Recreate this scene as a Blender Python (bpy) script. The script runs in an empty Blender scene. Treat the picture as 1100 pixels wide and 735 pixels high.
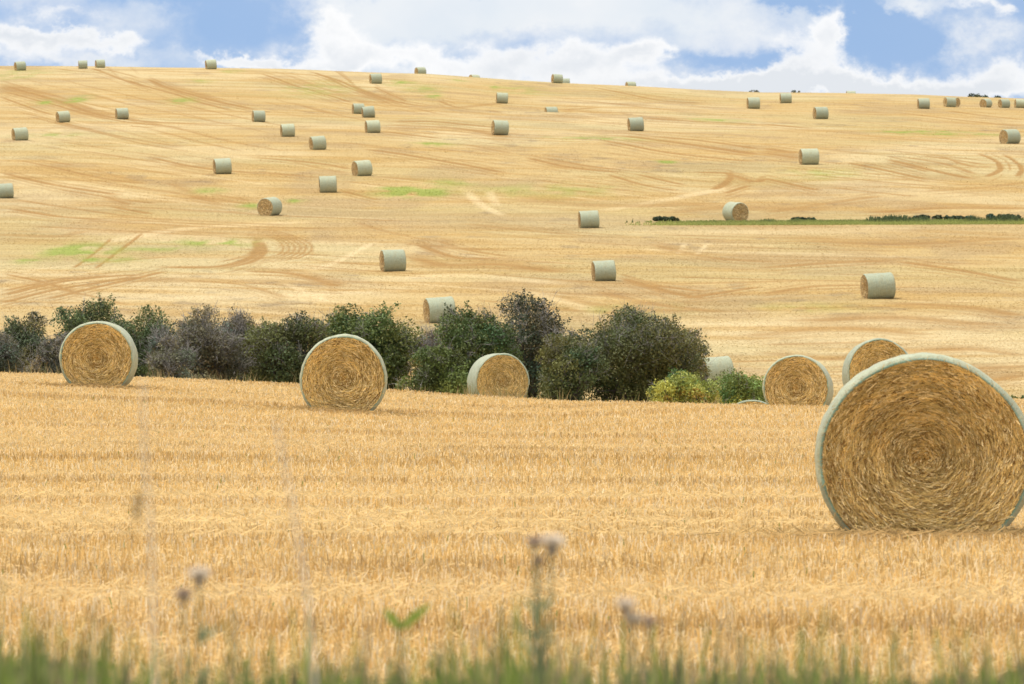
import bpy, math
import numpy as np
from mathutils import Vector, Matrix

# ------------------------------------------------------------------ basics
rng = np.random.default_rng(7)
FPX = 200.0 / 36.0 * 1100.0            # focal length in photo pixels
ZC = 1.71                              # eye height
YH = 341.0                             # eye level in the photo
scene = bpy.context.scene
COL = scene.collection


def link(o):
    COL.objects.link(o)
    return o


def tag(o, label=None, cat=None, group=None, kind=None):
    if label: o["label"] = label
    if cat: o["category"] = cat
    if group: o["group"] = group
    if kind: o["kind"] = kind
    return o


def empty(name, loc):
    o = bpy.data.objects.new(name, None)
    o.empty_display_size = 0.2
    o.location = loc
    return link(o)


def mk_mesh(name, V, F, col=None, smooth=False, mats=None, midx=None):
    """numpy arrays -> mesh; F is (n,3) or (n,4)"""
    V = np.asarray(V, np.float32); F = np.asarray(F, np.int32)
    me = bpy.data.meshes.new(name)
    n, k = F.shape
    me.vertices.add(len(V)); me.vertices.foreach_set("co", V.ravel())
    me.loops.add(n * k); me.loops.foreach_set("vertex_index", F.ravel())
    me.polygons.add(n)
    me.polygons.foreach_set("loop_start", np.arange(0, n * k, k, dtype=np.int32))
    me.polygons.foreach_set("loop_total", np.full(n, k, np.int32))
    if smooth: me.polygons.foreach_set("use_smooth", np.ones(n, bool))
    for m in (mats or []): me.materials.append(m)
    if midx is not None: me.polygons.foreach_set("material_index", np.asarray(midx, np.int32))
    me.update(calc_edges=True)
    if col is not None:
        c = np.ones((len(V), 4), np.float32); c[:, :3] = col
        a = me.color_attributes.new("tint", "FLOAT_COLOR", "POINT")
        a.data.foreach_set("color", c.ravel())
    return me


def mk_obj(name, me, parent=None, loc=None):
    o = bpy.data.objects.new(name, me)
    if parent is not None: o.parent = parent
    if loc is not None: o.location = loc
    return link(o)


def _hash(ix, iy, seed):
    h = (ix.astype(np.int64) * 374761393 + iy.astype(np.int64) * 668265263 + seed * 1274126177) & 0x7fffffff
    h = ((h ^ (h >> 13)) * 1274126177) & 0x7fffffff
    h = ((h ^ (h >> 16)) * 2246822519) & 0x7fffffff
    return (h & 0xffff) / 65535.0


def vn(x, y, seed=0):
    x = np.asarray(x, float); y = np.asarray(y, float)
    ix = np.floor(x); iy = np.floor(y); fx = x - ix; fy = y - iy
    fx = fx * fx * (3 - 2 * fx); fy = fy * fy * (3 - 2 * fy)
    a = _hash(ix, iy, seed); b = _hash(ix + 1, iy, seed)
    c = _hash(ix, iy + 1, seed); d = _hash(ix + 1, iy + 1, seed)
    return (a * (1 - fx) + b * fx) * (1 - fy) + (c * (1 - fx) + d * fx) * fy


def fbm(x, y, seed=0, octv=3):
    s = 0; a = 1; t = 0
    for i in range(octv):
        s = s + a * vn(x * 2 ** i, y * 2 ** i, seed + 17 * i); t += a; a *= .5
    return s / t


def sst(a, b, x):
    t = np.clip((np.asarray(x, float) - a) / (b - a), 0, 1)
    return t * t * (3 - 2 * t)


def table(xs, ys, lo, hi, n, sig):
    g = np.linspace(lo, hi, n); v = np.interp(g, xs, ys)
    h = (hi - lo) / (n - 1); r = max(1, int(3 * sig / h))
    k = np.exp(-.5 * (np.arange(-r, r + 1) * h / sig) ** 2); k /= k.sum()
    v = np.convolve(np.pad(v, r, mode="edge"), k, mode="valid")
    return lambda x: np.interp(x, g, v)


# ------------------------------------------------------------------ terrain
P_ = table([0, 200, 230, 260, 285, 300, 340, 400, 470, 510, 540, 600, 650, 740, 800, 870, 930, 965, 1000, 1060, 1200, 1500, 4000],
           [-2.0, -2.0, -2.0, -1.9, -1.5, -1.0, 1.5, 4.6, 9.1, 12.2, 14.8, 19.4, 22.8, 27.9, 31.8, 36.6, 40.3, 41.4, 41.2, 39, 30, 10, 0],
           0, 4000, 4001, 13)
cz_ = table([-60, -14, -12, -5.5, -1.1, 1.1, 2.9, 5, 6.5, 10, 60], [.35, .21, .17, -.10, -.35, -.36, -.26, -.18, -.15, -.12, 0], -60, 60, 601, .7)
Yc_ = table([-14, -5, 0, 3, 6.5, 12], [142, 140, 132, 120, 108, 112], -60, 60, 601, .8)
kd_ = table([-12, 0, 4, 6.5, 8.6, 12], [.0003, .0004, .0007, .0011, .0003, .0004], -60, 60, 601, .4)
crest_px = np.array([-120, 0, 100, 230, 300, 400, 460, 550, 600, 680, 750, 820, 900, 980, 1035, 1100, 1220.])
crest_py = np.array([71, 71, 71.3, 73, 74, 78, 79.5, 86, 89, 92.5, 96.5, 99.5, 100, 101.5, 104, 106, 109.])
crest_m = np.ones(len(crest_px))
bumps = [(5.9, 143, -.74, 2.4, 6.), (9.3, 140, .18, 2., 6.)]                              # (x, y, height, rx, ry)


def H(X, Y):
    X = np.asarray(X, float); Y = np.asarray(Y, float)
    cx = np.clip(X, -60, 60)
    yc = Yc_(cx); cz = cz_(cx)
    near = cz * sst(42, yc - 4, Y) - np.minimum(kd_(cx) * np.maximum(Y - yc, 0) ** 2, 3.2)
    near = near + .03 * (fbm(X * .12, Y * .12, 3) - .5) * sst(30, 50, Y)
    near = near + .42 * sst(2.5, 5.5, Y) * (1 - sst(8.5, 16, Y))        # low verge bank
    xp = 550 + X / np.maximum(Y, 300) * FPX
    m = np.interp(xp, crest_px, crest_m)
    far = P_(np.clip(Y, 0, 4000)) * (1 + (m - 1) * sst(320, 930, Y))
    far = far + .5 * (fbm(X / 45, Y / 60, 5) - .5) * sst(290, 400, Y)
    z = near + (far - near) * sst(160, 206, Y)
    for bx, by, bh, rx, ry in bumps:
        z = z + bh * np.exp(-((X - bx) / rx) ** 2 - ((Y - by) / ry) ** 2)
    return z


Ys = np.arange(300, 1150, 1.0)
for it in range(6):                     # lay the ridge line where it stands in the photo
    for i, (px, py) in enumerate(zip(crest_px, crest_py)):
        e = ((H((px - 550) / FPX * Ys, Ys) - ZC) / Ys).max()
        want = (YH - py) / FPX
        crest_m[i] *= want / e


def ray(px, py, y0=20., y1=1100.):
    Yt = np.arange(y0, y1, .25)
    d = ZC + (YH - py) / FPX * Yt - H((px - 550) / FPX * Yt, Yt)
    k = np.nonzero(d <= 0)[0]
    Y = Yt[k[0]] if len(k) else y1
    return (px - 550) / FPX * Y, Y


def topx(X, Y, Z):
    return 550 + X / Y * FPX, YH - (Z - ZC) / Y * FPX


# ------------------------------------------------------------------ node helpers
def material(name):
    m = bpy.data.materials.new(name); m.use_nodes = True
    nt = m.node_tree; nt.nodes.clear()
    return m, nt


def N(nt, t, **kw):
    n = nt.nodes.new(t)
    for k, v in kw.items():
        if k in n.inputs: n.inputs[k].default_value = v
        else: setattr(n, k, v)
    return n


def L(nt, a, b): nt.links.new(a, b)


def math_(nt, op, a, b=None, clamp=False):
    n = nt.nodes.new("ShaderNodeMath"); n.operation = op; n.use_clamp = clamp
    for i, v in enumerate((a, b)):
        if v is None: continue
        if isinstance(v, (int, float)): n.inputs[i].default_value = v
        else: nt.links.new(v, n.inputs[i])
    return n.outputs[0]


def mixc(nt, fac, a, b, blend="MIX"):
    n = nt.nodes.new("ShaderNodeMix"); n.data_type = "RGBA"; n.blend_type = blend
    for s, v in ((n.inputs[0], fac), (n.inputs[6], a), (n.inputs[7], b)):
        if isinstance(v, (int, float)): s.default_value = v
        elif isinstance(v, tuple): s.default_value = v if len(v) == 4 else v + (1,)
        else: nt.links.new(v, s)
    return n.outputs[2]


def mapr(nt, v, a, b, c=0., d=1., smooth=False):
    n = nt.nodes.new("ShaderNodeMapRange"); n.clamp = True
    if smooth: n.interpolation_type = "SMOOTHSTEP"
    nt.links.new(v, n.inputs[0])
    for i, x in zip((1, 2, 3, 4), (a, b, c, d)): n.inputs[i].default_value = x
    return n.outputs[0]


def finish(nt, color, rough=.9, spec=.15, transl=0., normal=None):
    out = N(nt, "ShaderNodeOutputMaterial")
    p = N(nt, "ShaderNodeBsdfPrincipled"); p.inputs["Roughness"].default_value = rough
    p.inputs["Specular IOR Level"].default_value = spec
    if isinstance(color, tuple): p.inputs["Base Color"].default_value = color + (1,)
    else: L(nt, color, p.inputs["Base Color"])
    if normal is not None: L(nt, normal, p.inputs["Normal"])
    sh = p.outputs[0]
    if transl > 0:
        t = N(nt, "ShaderNodeBsdfTranslucent")
        if isinstance(color, tuple): t.inputs[0].default_value = color + (1,)
        else: L(nt, color, t.inputs[0])
        mx = N(nt, "ShaderNodeMixShader"); mx.inputs[0].default_value = transl
        L(nt, sh, mx.inputs[1]); L(nt, t.outputs[0], mx.inputs[2]); sh = mx.outputs[0]
    L(nt, sh, out.inputs[0])


def tint(nt):
    return N(nt, "ShaderNodeAttribute", attribute_name="tint").outputs["Color"]


def noise(nt, vec, scale, detail=3, rough=.55):
    n = N(nt, "ShaderNodeTexNoise"); n.inputs["Scale"].default_value = scale
    n.inputs["Detail"].default_value = detail; n.inputs["Roughness"].default_value = rough
    if vec is not None: L(nt, vec, n.inputs["Vector"])
    return n.outputs["Fac"]


def attr_mat(name, transl=.25, rough=.85, spec=.12):
    m, nt = material(name); finish(nt, tint(nt), rough, spec, transl); return m


M_STUB = attr_mat("straw_stalks", .35, .75, .2)
M_TUFT = attr_mat("straw_tufts", .5, .9, .05)
M_LEAF = attr_mat("leaves", .14, .6, .3)
M_TWIG = attr_mat("bark", 0, .9, .1)
M_GRASS = attr_mat("grass_blades", .35, .7, .2)
M_STRAND = attr_mat("bale_straw", .12, .7, .25)


def ground_mat():
    m, nt = material("stubble_ground")
    tc = N(nt, "ShaderNodeTexCoord").outputs["Object"]
    mp = N(nt, "ShaderNodeMapping"); mp.inputs["Scale"].default_value = (3.2, .9, 1); L(nt, tc, mp.inputs[0])
    f1 = noise(nt, mp.outputs[0], 1.6, 5, .7)
    mp2 = N(nt, "ShaderNodeMapping"); mp2.inputs["Scale"].default_value = (.12, .8, 1); L(nt, tc, mp2.inputs[0])
    f2 = noise(nt, mp2.outputs[0], .6, 4, .6)
    k = math_(nt, "MULTIPLY", mapr(nt, f1, .28, .72, .70, 1.18), mapr(nt, f2, .3, .7, .9, 1.09))
    cc = N(nt, "ShaderNodeCombineColor")
    for i in range(3): L(nt, k, cc.inputs[i])
    c = mixc(nt, 1.0, tint(nt), cc.outputs[0], "MULTIPLY")
    bp = N(nt, "ShaderNodeBump"); bp.inputs["Strength"].default_value = .5; bp.inputs["Distance"].default_value = .12
    L(nt, f1, bp.inputs["Height"])
    finish(nt, c, .95, .05, 0, bp.outputs[0]); return m


M_GROUND = ground_mat()


def net_mat(name, base, warm):
    m, nt = material(name)
    tc = N(nt, "ShaderNodeTexCoord").outputs["Object"]
    mp = N(nt, "ShaderNodeMapping"); mp.inputs["Scale"].default_value = (5, 1, 1); L(nt, tc, mp.inputs[0])
    big = noise(nt, mp.outputs[0], 1.6, 4)
    mp2 = N(nt, "ShaderNodeMapping"); mp2.inputs["Scale"].default_value = (1, 2.2, 2.2); L(nt, tc, mp2.inputs[0])
    fine = noise(nt, mp2.outputs[0], 26, 4, .7)
    rnd = N(nt, "ShaderNodeObjectInfo").outputs["Random"]
    f = math_(nt, "MULTIPLY", mapr(nt, big, .35, .7, 0, 1), .55)
    f = math_(nt, "ADD", f, math_(nt, "MULTIPLY", rnd, .35), True)
    c = mixc(nt, f, base, warm)
    c = mixc(nt, mapr(nt, noise(nt, tc, 2.6, 5, .65), .5, .72, 0, .5), c, (.36, .31, .17))
    br = math_(nt, "MULTIPLY", mapr(nt, rnd, 0, 1, .84, 1.1), mapr(nt, noise(nt, tc, 9, 3, .7), .3, .7, .78, 1.16)); bc = N(nt, "ShaderNodeCombineColor")
    for i in range(3): L(nt, br, bc.inputs[i])
    c = mixc(nt, 1., c, bc.outputs[0], "MULTIPLY")
    c = mixc(nt, mapr(nt, fine, .52, .70, 0, .8), c, (.25, .20, .09))       # straw through the mesh
    w = N(nt, "ShaderNodeTexWave"); w.wave_type = "BANDS"; w.bands_direction = "X"
    w.inputs["Scale"].default_value = 3.2; w.inputs["Distortion"].default_value = 2.5; w.inputs["Detail"].default_value = 2
    L(nt, tc, w.inputs["Vector"])
    c = mixc(nt, mapr(nt, w.outputs["Fac"], .55, 1, 0, .22), c, (.44, .48, .38))
    bp = N(nt, "ShaderNodeBump"); bp.inputs["Strength"].default_value = .6; bp.inputs["Distance"].default_value = .02
    L(nt, fine, bp.inputs["Height"])
    finish(nt, c, .55, .3, 0, bp.outputs[0]); return m


M_NET = net_mat("net_wrap", (.345, .385, .27), (.40, .385, .225))
M_NETEDGE = net_mat("net_wrap_edge", (.19, .33, .245), (.26, .35, .24))


def core_mat():
    m, nt = material("packed_straw")
    tc = N(nt, "ShaderNodeTexCoord").outputs["Object"]
    sp = N(nt, "ShaderNodeSeparateXYZ"); L(nt, tc, sp.inputs[0])
    zz = math_(nt, "SUBTRACT", sp.outputs[2], .72)
    yy = sp.outputs[1]
    r = math_(nt, "SQRT", math_(nt, "ADD", math_(nt, "MULTIPLY", yy, yy), math_(nt, "MULTIPLY", zz, zz)))
    r = math_(nt, "MAXIMUM", r, .001)
    cs = math_(nt, "DIVIDE", yy, r); sn = math_(nt, "DIVIDE", zz, r)
    cb = N(nt, "ShaderNodeCombineXYZ")
    L(nt, math_(nt, "MULTIPLY", r, 26.), cb.inputs[0]); L(nt, math_(nt, "MULTIPLY", cs, 2.6), cb.inputs[1]); L(nt, math_(nt, "MULTIPLY", sn, 2.6), cb.inputs[2])
    n1 = noise(nt, cb.outputs[0], 1.5, 6, .7)
    n2 = noise(nt, tc, 3.5, 3)
    rp = N(nt, "ShaderNodeValToRGB"); L(nt, n1, rp.inputs[0])
    e = rp.color_ramp.elements
    e[0].position = .30; e[0].color = (.20, .112, .03, 1)
    e[1].position = .72; e[1].color = (.58, .37, .12, 1)
    el = e.new(.5); el.color = (.43, .25, .068, 1)
    k = mapr(nt, n2, .3, .7, .8, 1.15)
    cc = N(nt, "ShaderNodeCombineColor")
    for i in range(3): L(nt, k, cc.inputs[i])
    c = mixc(nt, 1., rp.outputs[0], cc.outputs[0], "MULTIPLY")
    bp = N(nt, "ShaderNodeBump"); bp.inputs["Strength"].default_value = .8; bp.inputs["Distance"].default_value = .03
    L(nt, n1, bp.inputs["Height"])
    finish(nt, c, .9, .1, 0, bp.outputs[0]); return m


M_CORE = core_mat()

# ------------------------------------------------------------------ bale data: pixel box in the photo, which end shows and how far it turns to us
# (x0, x1, ytop, ybot, side, turn, mode, value, label)
B = [
 (882, 1101, 377, 574, "R", 89, "near", 43.3, "huge nearest round bale at right, cut by the photo edge, straw swirl facing us"),
 (320, 414, 359, 441, "L", 89, "base", None, "round bale face-on in front of the tall round green bush, pale green rim all round"),
 (62, 148, 344, 414, "L", 86, "base", None, "leftmost round bale in the near field, its green side showing on its right"),
 (500, 565, 381, 428, "R", 80, "at", 165, "round bale before the dark hedge centre, pale green side showing on its left"),
 (820, 896, 384, 437, "L", 86, "at", 129, "round bale sunk behind the field edge, just left of the two overlapping right bales"),
 (912, 984, 365, 437, "R", 84, "at", 140, "round bale mostly hidden behind the huge nearest bale, only its upper arc showing"),
 (785, 822, 429, 437, "L", 88, "at", 142, "sunken bale of which only a thin pale arc shows below the yellowish shrubs"),
 (16, 28, 66, 76, "L", 18, "base", None, "small bale on the skyline at the far left end of the ridge"),
 (84, 94.5, 65, 74, "L", 4, "base", None, "left bale of the close skyline pair at upper left"),
 (102, 113.5, 64, 73, "L", 12, "base", None, "right bale of the close skyline pair at upper left"),
 (221, 233, 64, 74.5, "L", 10, "base", None, "lone skyline bale standing against the bluest patch of sky"),
 (61, 75.5, 120.5, 131.5, "L", 18, "base", None, "small tilted bale upper left, directly left of an upright bale at similar height"),
 (125, 137.5, 116, 128, "L", 12, "base", None, "small bale at upper left at the lower end of two dark wheel tracks"),
 (13.5, 30.5, 137, 151, "L", 16, "base", None, "bale at the left edge, second lowest there, above the bale cut by the frame"),
 (230, 248.5, 170, 187, "L", 10, "base", None, "lone bale on the left hillside in the middle of bare straw, below the upper tracks"),
 (-4, 16, 199.5, 213, "L", 8, "base", None, "bale cut by the left edge of the photo halfway up the hillside"),
 (397.5, 410, 79, 90, "L", 14, "base", None, "small bale just below the ridge above the row of tracks, nearest the skyline bale"),
 (445.5, 458, 72, 79, "L", 25, "crest", None, "half-sunk bale on the skyline left of centre, its left end visible"),
 (505, 514, 80, 83, "L", 30, "crest", None, "tiny bale top barely showing over the skyline near the photo centre"),
 (533, 545, 99.5, 111, "L", 6, "base", None, "small bale below the central skyline, above the bale with a wide green side"),
 (378.5, 391, 111, 122.5, "L", 12, "base", None, "upper left bale of the touching pair left of centre"),
 (389.5, 403, 114, 126.5, "L", 8, "base", None, "front right bale of the touching pair left of centre"),
 (271, 284.5, 118.5, 131, "L", 12, "base", None, "bale at upper left of the step of three bales descending to the right"),
 (301, 317.5, 133, 147, "L", 10, "base", None, "middle bale of the step of three bales descending to the right"),
 (392, 409, 129, 143, "L", 12, "base", None, "single bale directly below the touching pair left of centre"),
 (332, 351.5, 146, 161, "L", 18, "base", None, "lowest bale of the step of three bales descending to the right"),
 (528, 545.5, 129, 145, "L", 14, "base", None, "tilted bale in the middle of the upper hill, beside the long orange straw band"),
 (378.5, 400, 172, 189, "L", 24, "base", None, "yellowish bale with brown left end, above and right of the darker upright bale"),
 (343, 362, 189, 207, "L", 3, "base", None, "darker green bale seen square from the side, below the yellowish bale"),
 (277, 303, 212, 231.5, "L", 60, "base", None, "hillside bale showing its round brown end at left and green side at right"),
 (592, 604, 79.5, 89.5, "L", 18, "base", None, "skyline bale right of centre with a second bale peeping out behind it"),
 (603, 611, 84, 89, "L", 6, "crest", None, "tiny bale peeping out right behind the skyline bale right of centre"),
 (671, 684, 87.5, 92.5, "L", 20, "crest", None, "half-sunk skyline bale alone between the centre pair and the right hand bales"),
 (584.5, 600, 113, 121.5, "L", 14, "low", None, "low bale half sunk in a dip below the skyline pair right of centre"),
 (674, 692.5, 126, 141, "L", 12, "base", None, "lone bale on the upper hill right of centre, clear of all others"),
 (801, 817.5, 104, 117, "L", 10, "base", None, "left bale of the close trio below the ridge at right"),
 (621.5, 644, 226, 245, "L", 9, "base", None, "bale at the left end of the green grass strip, seen from the side"),
 (777, 803.5, 217, 237.5, "R", 62, "base", None, "hillside bale on the green grass strip with its round brown end turned right"),
 (837, 851, 100, 111, "L", 8, "base", None, "upper bale of the close trio, its top level with the ridge at right"),
 (872, 891, 113, 128, "L", 18, "base", None, "right bale of the close trio below the ridge, the largest of them"),
 (908, 920, 97.5, 100.5, "L", 10, "crest", None, "bale of which a sliver of green top shows above the ridge at right"),
 (858, 880, 159.5, 177, "L", 14, "base", None, "lone bale on the right hillside below the close trio, above the grass strip"),
 (984, 1000, 105.5, 117, "L", 10, "base", None, "leftmost of the row of bales along the ridge at far right"),
 (1015, 1024.5, 104.5, 115, "L", 24, "base", None, "front bale of the overlapping pair in the far right ridge row"),
 (1020, 1030, 104.8, 114.5, "R", 40, "base", None, "rear bale of the overlapping pair in the far right ridge row"),
 (1051, 1067, 107, 115.5, "L", 52, "base", None, "ridge row bale with a broad brown end, below the far trees"),
 (1071, 1086, 108, 116, "L", 28, "base", None, "second bale from the right in the far right ridge row"),
 (1087, 1103, 107, 116, "L", 14, "base", None, "last bale of the far right ridge row, cut by the photo edge"),
 (1073.5, 1096, 137, 154.5, "L", 38, "base", None, "bale near the right edge below the ridge row, brown left end showing"),
 (408.5, 436, 268, 291.5, "L", 13, "base", None, "large hillside bale above the tall round green bush, seen from the side"),
 (458, 488, 319, 347, "L", 14, "base", None, "bale standing behind the grey twiggy gap in the hedge, lower half screened"),
 (635, 663, 279.5, 302, "L", 10, "base", None, "lone large hillside bale above the right part of the dark hedge"),
 (754, 787, 384, 412, "L", 20, "base", None, "bale half hidden behind the yellowish low shrubs at the right hedge end"),
 (928, 959.5, 293, 321, "L", 17, "base", None, "tilted large bale alone low on the right hillside above the huge bale"),
]
BD, BHT, BL = 1.60, 1.49, 1.50          # bale diameter, settled height, length

bales = []
for i, (x0, x1, yt, yb, side, turn, mode, val, lab) in enumerate(B):
    xc = (x0 + x1) / 2; s = 1.
    if mode == "base":
        near_row = yb > 413
        X, Y = ray(xc, yb + (5 if near_row else 0), 20 if near_row else 240)
        Y += .3
        s = (yb + (5 if near_row else 0) - yt) * Y / FPX / BHT
        if near_row: s = min(max(s, .93), 1.06)
        else: s = min(max(s, .90), 1.12)
    elif mode in ("near", "at"):
        Y = val; s = {991: .975, 858: .95, 948: 1.03}.get(int(xc), 1.)
    elif mode == "low":
        X, Y = ray(xc, yb, 240); Y += .3
        Y += 2.5
        bumps.append(((xc - 550) / FPX * Y, Y - 14, .45, 16., 8.)); bumps.append(((xc - 550) / FPX * Y, Y, -.75, 5., 7.))
    elif mode == "crest":
        Yt = np.arange(930, 1090, .5); Xt = (xc - 550) / FPX * Yt
        _, py = topx(Xt, Yt, H(Xt, Yt) + BHT)
        k = np.nonzero(py >= yt)[0]
        Y = Yt[k[0]] if len(k) else 1080
    bales.append([xc, Y, s])
for (xc, Y, s), b in zip(bales, B):
    X = (xc - 550) / FPX * Y
    t = topx(X, Y, H(X, Y) + BHT * s)[1]; bt = topx(X, Y, H(X, Y))[1]
    print("bale %6.1f Y=%6.1f s=%.2f top %6.1f (want %6.1f) bot %6.1f (want %6.1f)" % (xc, Y, s, t, b[2], bt, b[3]))

# ------------------------------------------------------------------ ground sheets
NC = 720
uin = np.linspace(-1, 1, NC)
uo = np.array([1.08, 1.25, 1.6, 2.3, 4, 8, 16])
U = np.concatenate([-uo[::-1], uin, uo])


def Wd(Y): return np.maximum(.10 * np.asarray(Y, float) + 12, 12)


def rows(a, b, step): return np.arange(a, b, step)


Y_near = np.concatenate([np.array([-600, -250, -100, -50, -30, -20, -10.]), rows(-5, 20, 1.), rows(20, 228, .5), [228.]])
Y_far = np.concatenate([rows(228, 1000, .85), rows(1000, 1100, 4), np.array([1110, 1150, 1200, 1300, 1500, 1900, 2600, 4000.])])

TR = []   # (polyline in photo pixels, half width m, strength, paler?)


def tk(pts, w=.55, s=1., pale=False): TR.append((pts, w, s, pale))


tk([(0, 89.6), (64, 108.7), (122, 126.5), (226, 134)], .75, 1); tk([(0, 97), (60, 113), (118, 128), (200, 137)], .5, .9)
tk([(0, 86), (60, 103), (110, 121)], .6, .6); tk([(0, 103.6), (58, 124)], .4, .9); tk([(0, 93), (60, 110)], .9, .6)
tk([(158, 84.5), (204, 101), (275, 117.6)], .6, 1.2); tk([(137, 86), (165, 95), (254, 120)], .5, 1.); tk([(178, 91), (230, 107), (276, 119)], .8, .6)
tk([(97, 73), (122, 82), (163, 95)], .6, .8); tk([(60, 74), (88, 77), (125, 79)], .7, .7); tk([(110, 74), (150, 84)], .5, .6)
tk([(0, 185), (61, 199), (132, 210)], .6, .8); tk([(15, 171), (102, 190), (158, 198)], .5, .7)
tk([(40, 171), (80, 178)], .5, .6); tk([(95, 181), (150, 196)], .5, .5)
tk([(158, 168), (198, 177), (229, 182), (280, 186)], .55, .9); tk([(140, 135), (165, 138)], .6, .6); tk([(110, 210), (140, 220)], .5, .7)
tk([(180, 196), (240, 222)], .6, .5); tk([(205, 211), (230, 217)], .6, .7); tk([(225, 208), (270, 216)], .5, .5)
tk([(280, 79), (334, 97), (379, 111)], .45, 1.); tk([(331, 76.5), (379, 93), (423, 108), (461, 115)], .5, 1.2)
tk([(338, 78), (384, 98), (420, 112)], .4, .9); tk([(377, 93), (412, 106), (433, 111)], .4, 1.1); tk([(402, 93), (438, 110)], .35, 1.1)
tk([(300, 78), (350, 96), (400, 114)], .8, .45); tk([(440, 118), (500, 115), (550, 110)], 1.2, .5)
tk([(470, 108), (490, 115), (540, 122)], .5, .8); tk([(410, 141), (474, 149)], .7, .9); tk([(415, 134), (499, 139), (547, 148)], 1.6, .7)
tk([(420, 131), (470, 131), (540, 138)], 1.2, .8); tk([(392, 160), (440, 167), (499, 177), (547, 187)], .7, .9)
tk([(270, 169), (346, 176), (377, 182)], .6, .8); tk([(300, 170), (340, 180), (375, 186)], .5, .5); tk([(367, 205), (407, 215)], .5, .8)
tk([(270, 184), (342, 191)], .8, .6); tk([(400, 190), (452, 193)], .8, .5); tk([(500, 155), (550, 165)], .6, .5)
tk([(637, 94), (703, 107), (759, 111)], .8, .8); tk([(660, 98), (720, 105)], .6, .6); tk([(640, 121), (700, 122)], 1.2, .5)
tk([(605, 118), (640, 116)], .8, .8); tk([(670, 146), (733, 154), (820, 167)], 1.3, .9); tk([(700, 146), (760, 152), (820, 161)], 1., .8)
tk([(642, 150), (718, 164), (810, 174)], .6, 1.); tk([(565, 169), (614, 180), (667, 185)], .7, .9); tk([(581, 169), (630, 178), (662, 182)], .6, .8)
tk([(652, 187), (693, 199), (728, 205)], .5, .9); tk([(683, 187), (736, 199)], .5, .8)
tk([(754, 185), (784, 187), (779, 197), (766, 204)], .6, 1.); tk([(784, 187), (810, 195), (820, 192)], .7, .9); tk([(778, 208), (805, 199)], .5, .8)
tk([(693, 127), (760, 131), (820, 134)], 1.1, .7); tk([(820, 133), (876, 138)], 1.1, .8); tk([(820, 159), (858, 165)], 1.2, .8); tk([(820, 164), (858, 170)], 1., .8)
tk([(962, 121), (1049, 131), (1100, 136)], .9, .7); tk([(1018, 119), (1100, 129)], .8, .8); tk([(900, 118), (960, 122)], 1., .5)
tk([(912, 175), (947, 182), (996, 193)], .6, 1.); tk([(953, 171), (998, 182), (1044, 192)], .7, 1.2); tk([(970, 169), (1010, 175), (1050, 188)], .6, .7)
tk([(990, 167), (1020, 171), (1060, 177)], .6, .8); tk([(1008, 167), (1041, 178), (1064, 179)], .5, .8)
tk([(1051, 165), (1069, 173), (1074, 182), (1060, 190)], .5, 1.2); tk([(1077, 166), (1090, 174), (1097, 182), (1092, 190)], .5, 1.2); tk([(1062, 165), (1080, 174), (1084, 184)], .4, .7)
tk([(820, 191), (881, 205)], .6, .9); tk([(820, 229), (884, 219), (947, 210)], .9, .6); tk([(990, 206), (1060, 201), (1100, 196)], .8, .5)
tk([(700, 230), (800, 222), (880, 226)], 1.4, .5); tk([(560, 215), (660, 221), (760, 219)], 1.4, .6); tk([(930, 229), (1020, 223), (1100, 224)], 1., .7)
tk([(120, 256), (102, 272), (79, 288)], .25, 1.2); tk([(153, 250.5), (130, 268), (102, 289)], .25, 1.2)
tk([(275, 257), (277, 268), (265, 278.5), (234, 286), (178, 287)], .6, 1.1); tk([(279, 258), (283, 270), (270, 281), (240, 288)], .5, .9)
tk([(5, 294), (51, 304), (90, 318)], .45, .9); tk([(0, 318), (51, 305), (102, 298), (150, 295)], .6, 1.2); tk([(0, 313), (60, 301), (120, 295)], .4, .9)
tk([(0, 326), (60, 311), (150, 296)], .5, 1.); tk([(48, 322), (114, 306), (178, 291)], .5, 1.); tk([(20, 304), (70, 312), (140, 328)], .35, .7)
tk([(120, 222), (163, 230)], .5, .9); tk([(10, 224), (60, 232), (110, 236)], .6, .8); tk([(0, 252), (60, 254), (90, 248)], .9, .5)
for q in range(6):
    a = q / 5.
    tk([(262 + 4 * a, 247 + 6 * a), (300 - 8 * a, 249 + 6 * a), (334 - 30 * a, 263 + 1.5 * a), (321 - 24 * a, 277 - 3 * a), (270 - 6 * a, 283 - 5 * a)], .17, .8)
tk([(270, 291), (321, 295), (367, 309)], .7, .9); tk([(300, 290), (340, 298), (372, 306)], .5, .7); tk([(200, 301), (260, 306), (310, 321)], .5, .6)
tk([(448, 262), (488, 276), (524, 278)], .6, .9); tk([(470, 258), (500, 268), (548, 276)], .5, .7); tk([(380, 238), (420, 250), (470, 260)], .5, .5)
tk([(440, 275), (480, 284), (540, 284), (604, 293)], 1.1, .9); tk([(540, 288), (600, 290)], .9, .6); tk([(500, 240), (560, 247), (620, 252)], .9, .5)
tk([(667, 298), (718, 313), (756, 321)], .6, 1.); tk([(733, 321), (815, 308)], .6, .9); tk([(692, 305), (757, 313)], .6, .8); tk([(640, 312), (700, 326), (780, 336)], .8, .6)
tk([(600, 318), (660, 330), (740, 334)], .8, .5); tk([(962, 280), (1030, 290), (1100, 303)], .8, .9); tk([(820, 288), (880, 283), (960, 279)], .9, .7)
tk([(820, 316), (870, 308), (920, 306)], .7, .8); tk([(960, 325), (1040, 330), (1100, 340)], 1., .7); tk([(860, 345), (960, 341), (1080, 350)], 1.1, .7)
tk([(800, 362), (900, 352), (1000, 360)], .9, .6); tk([(970, 378), (1040, 375), (1100, 382)], .8, .7); tk([(820, 378), (900, 385), (980, 372)], .9, .6)
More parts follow.
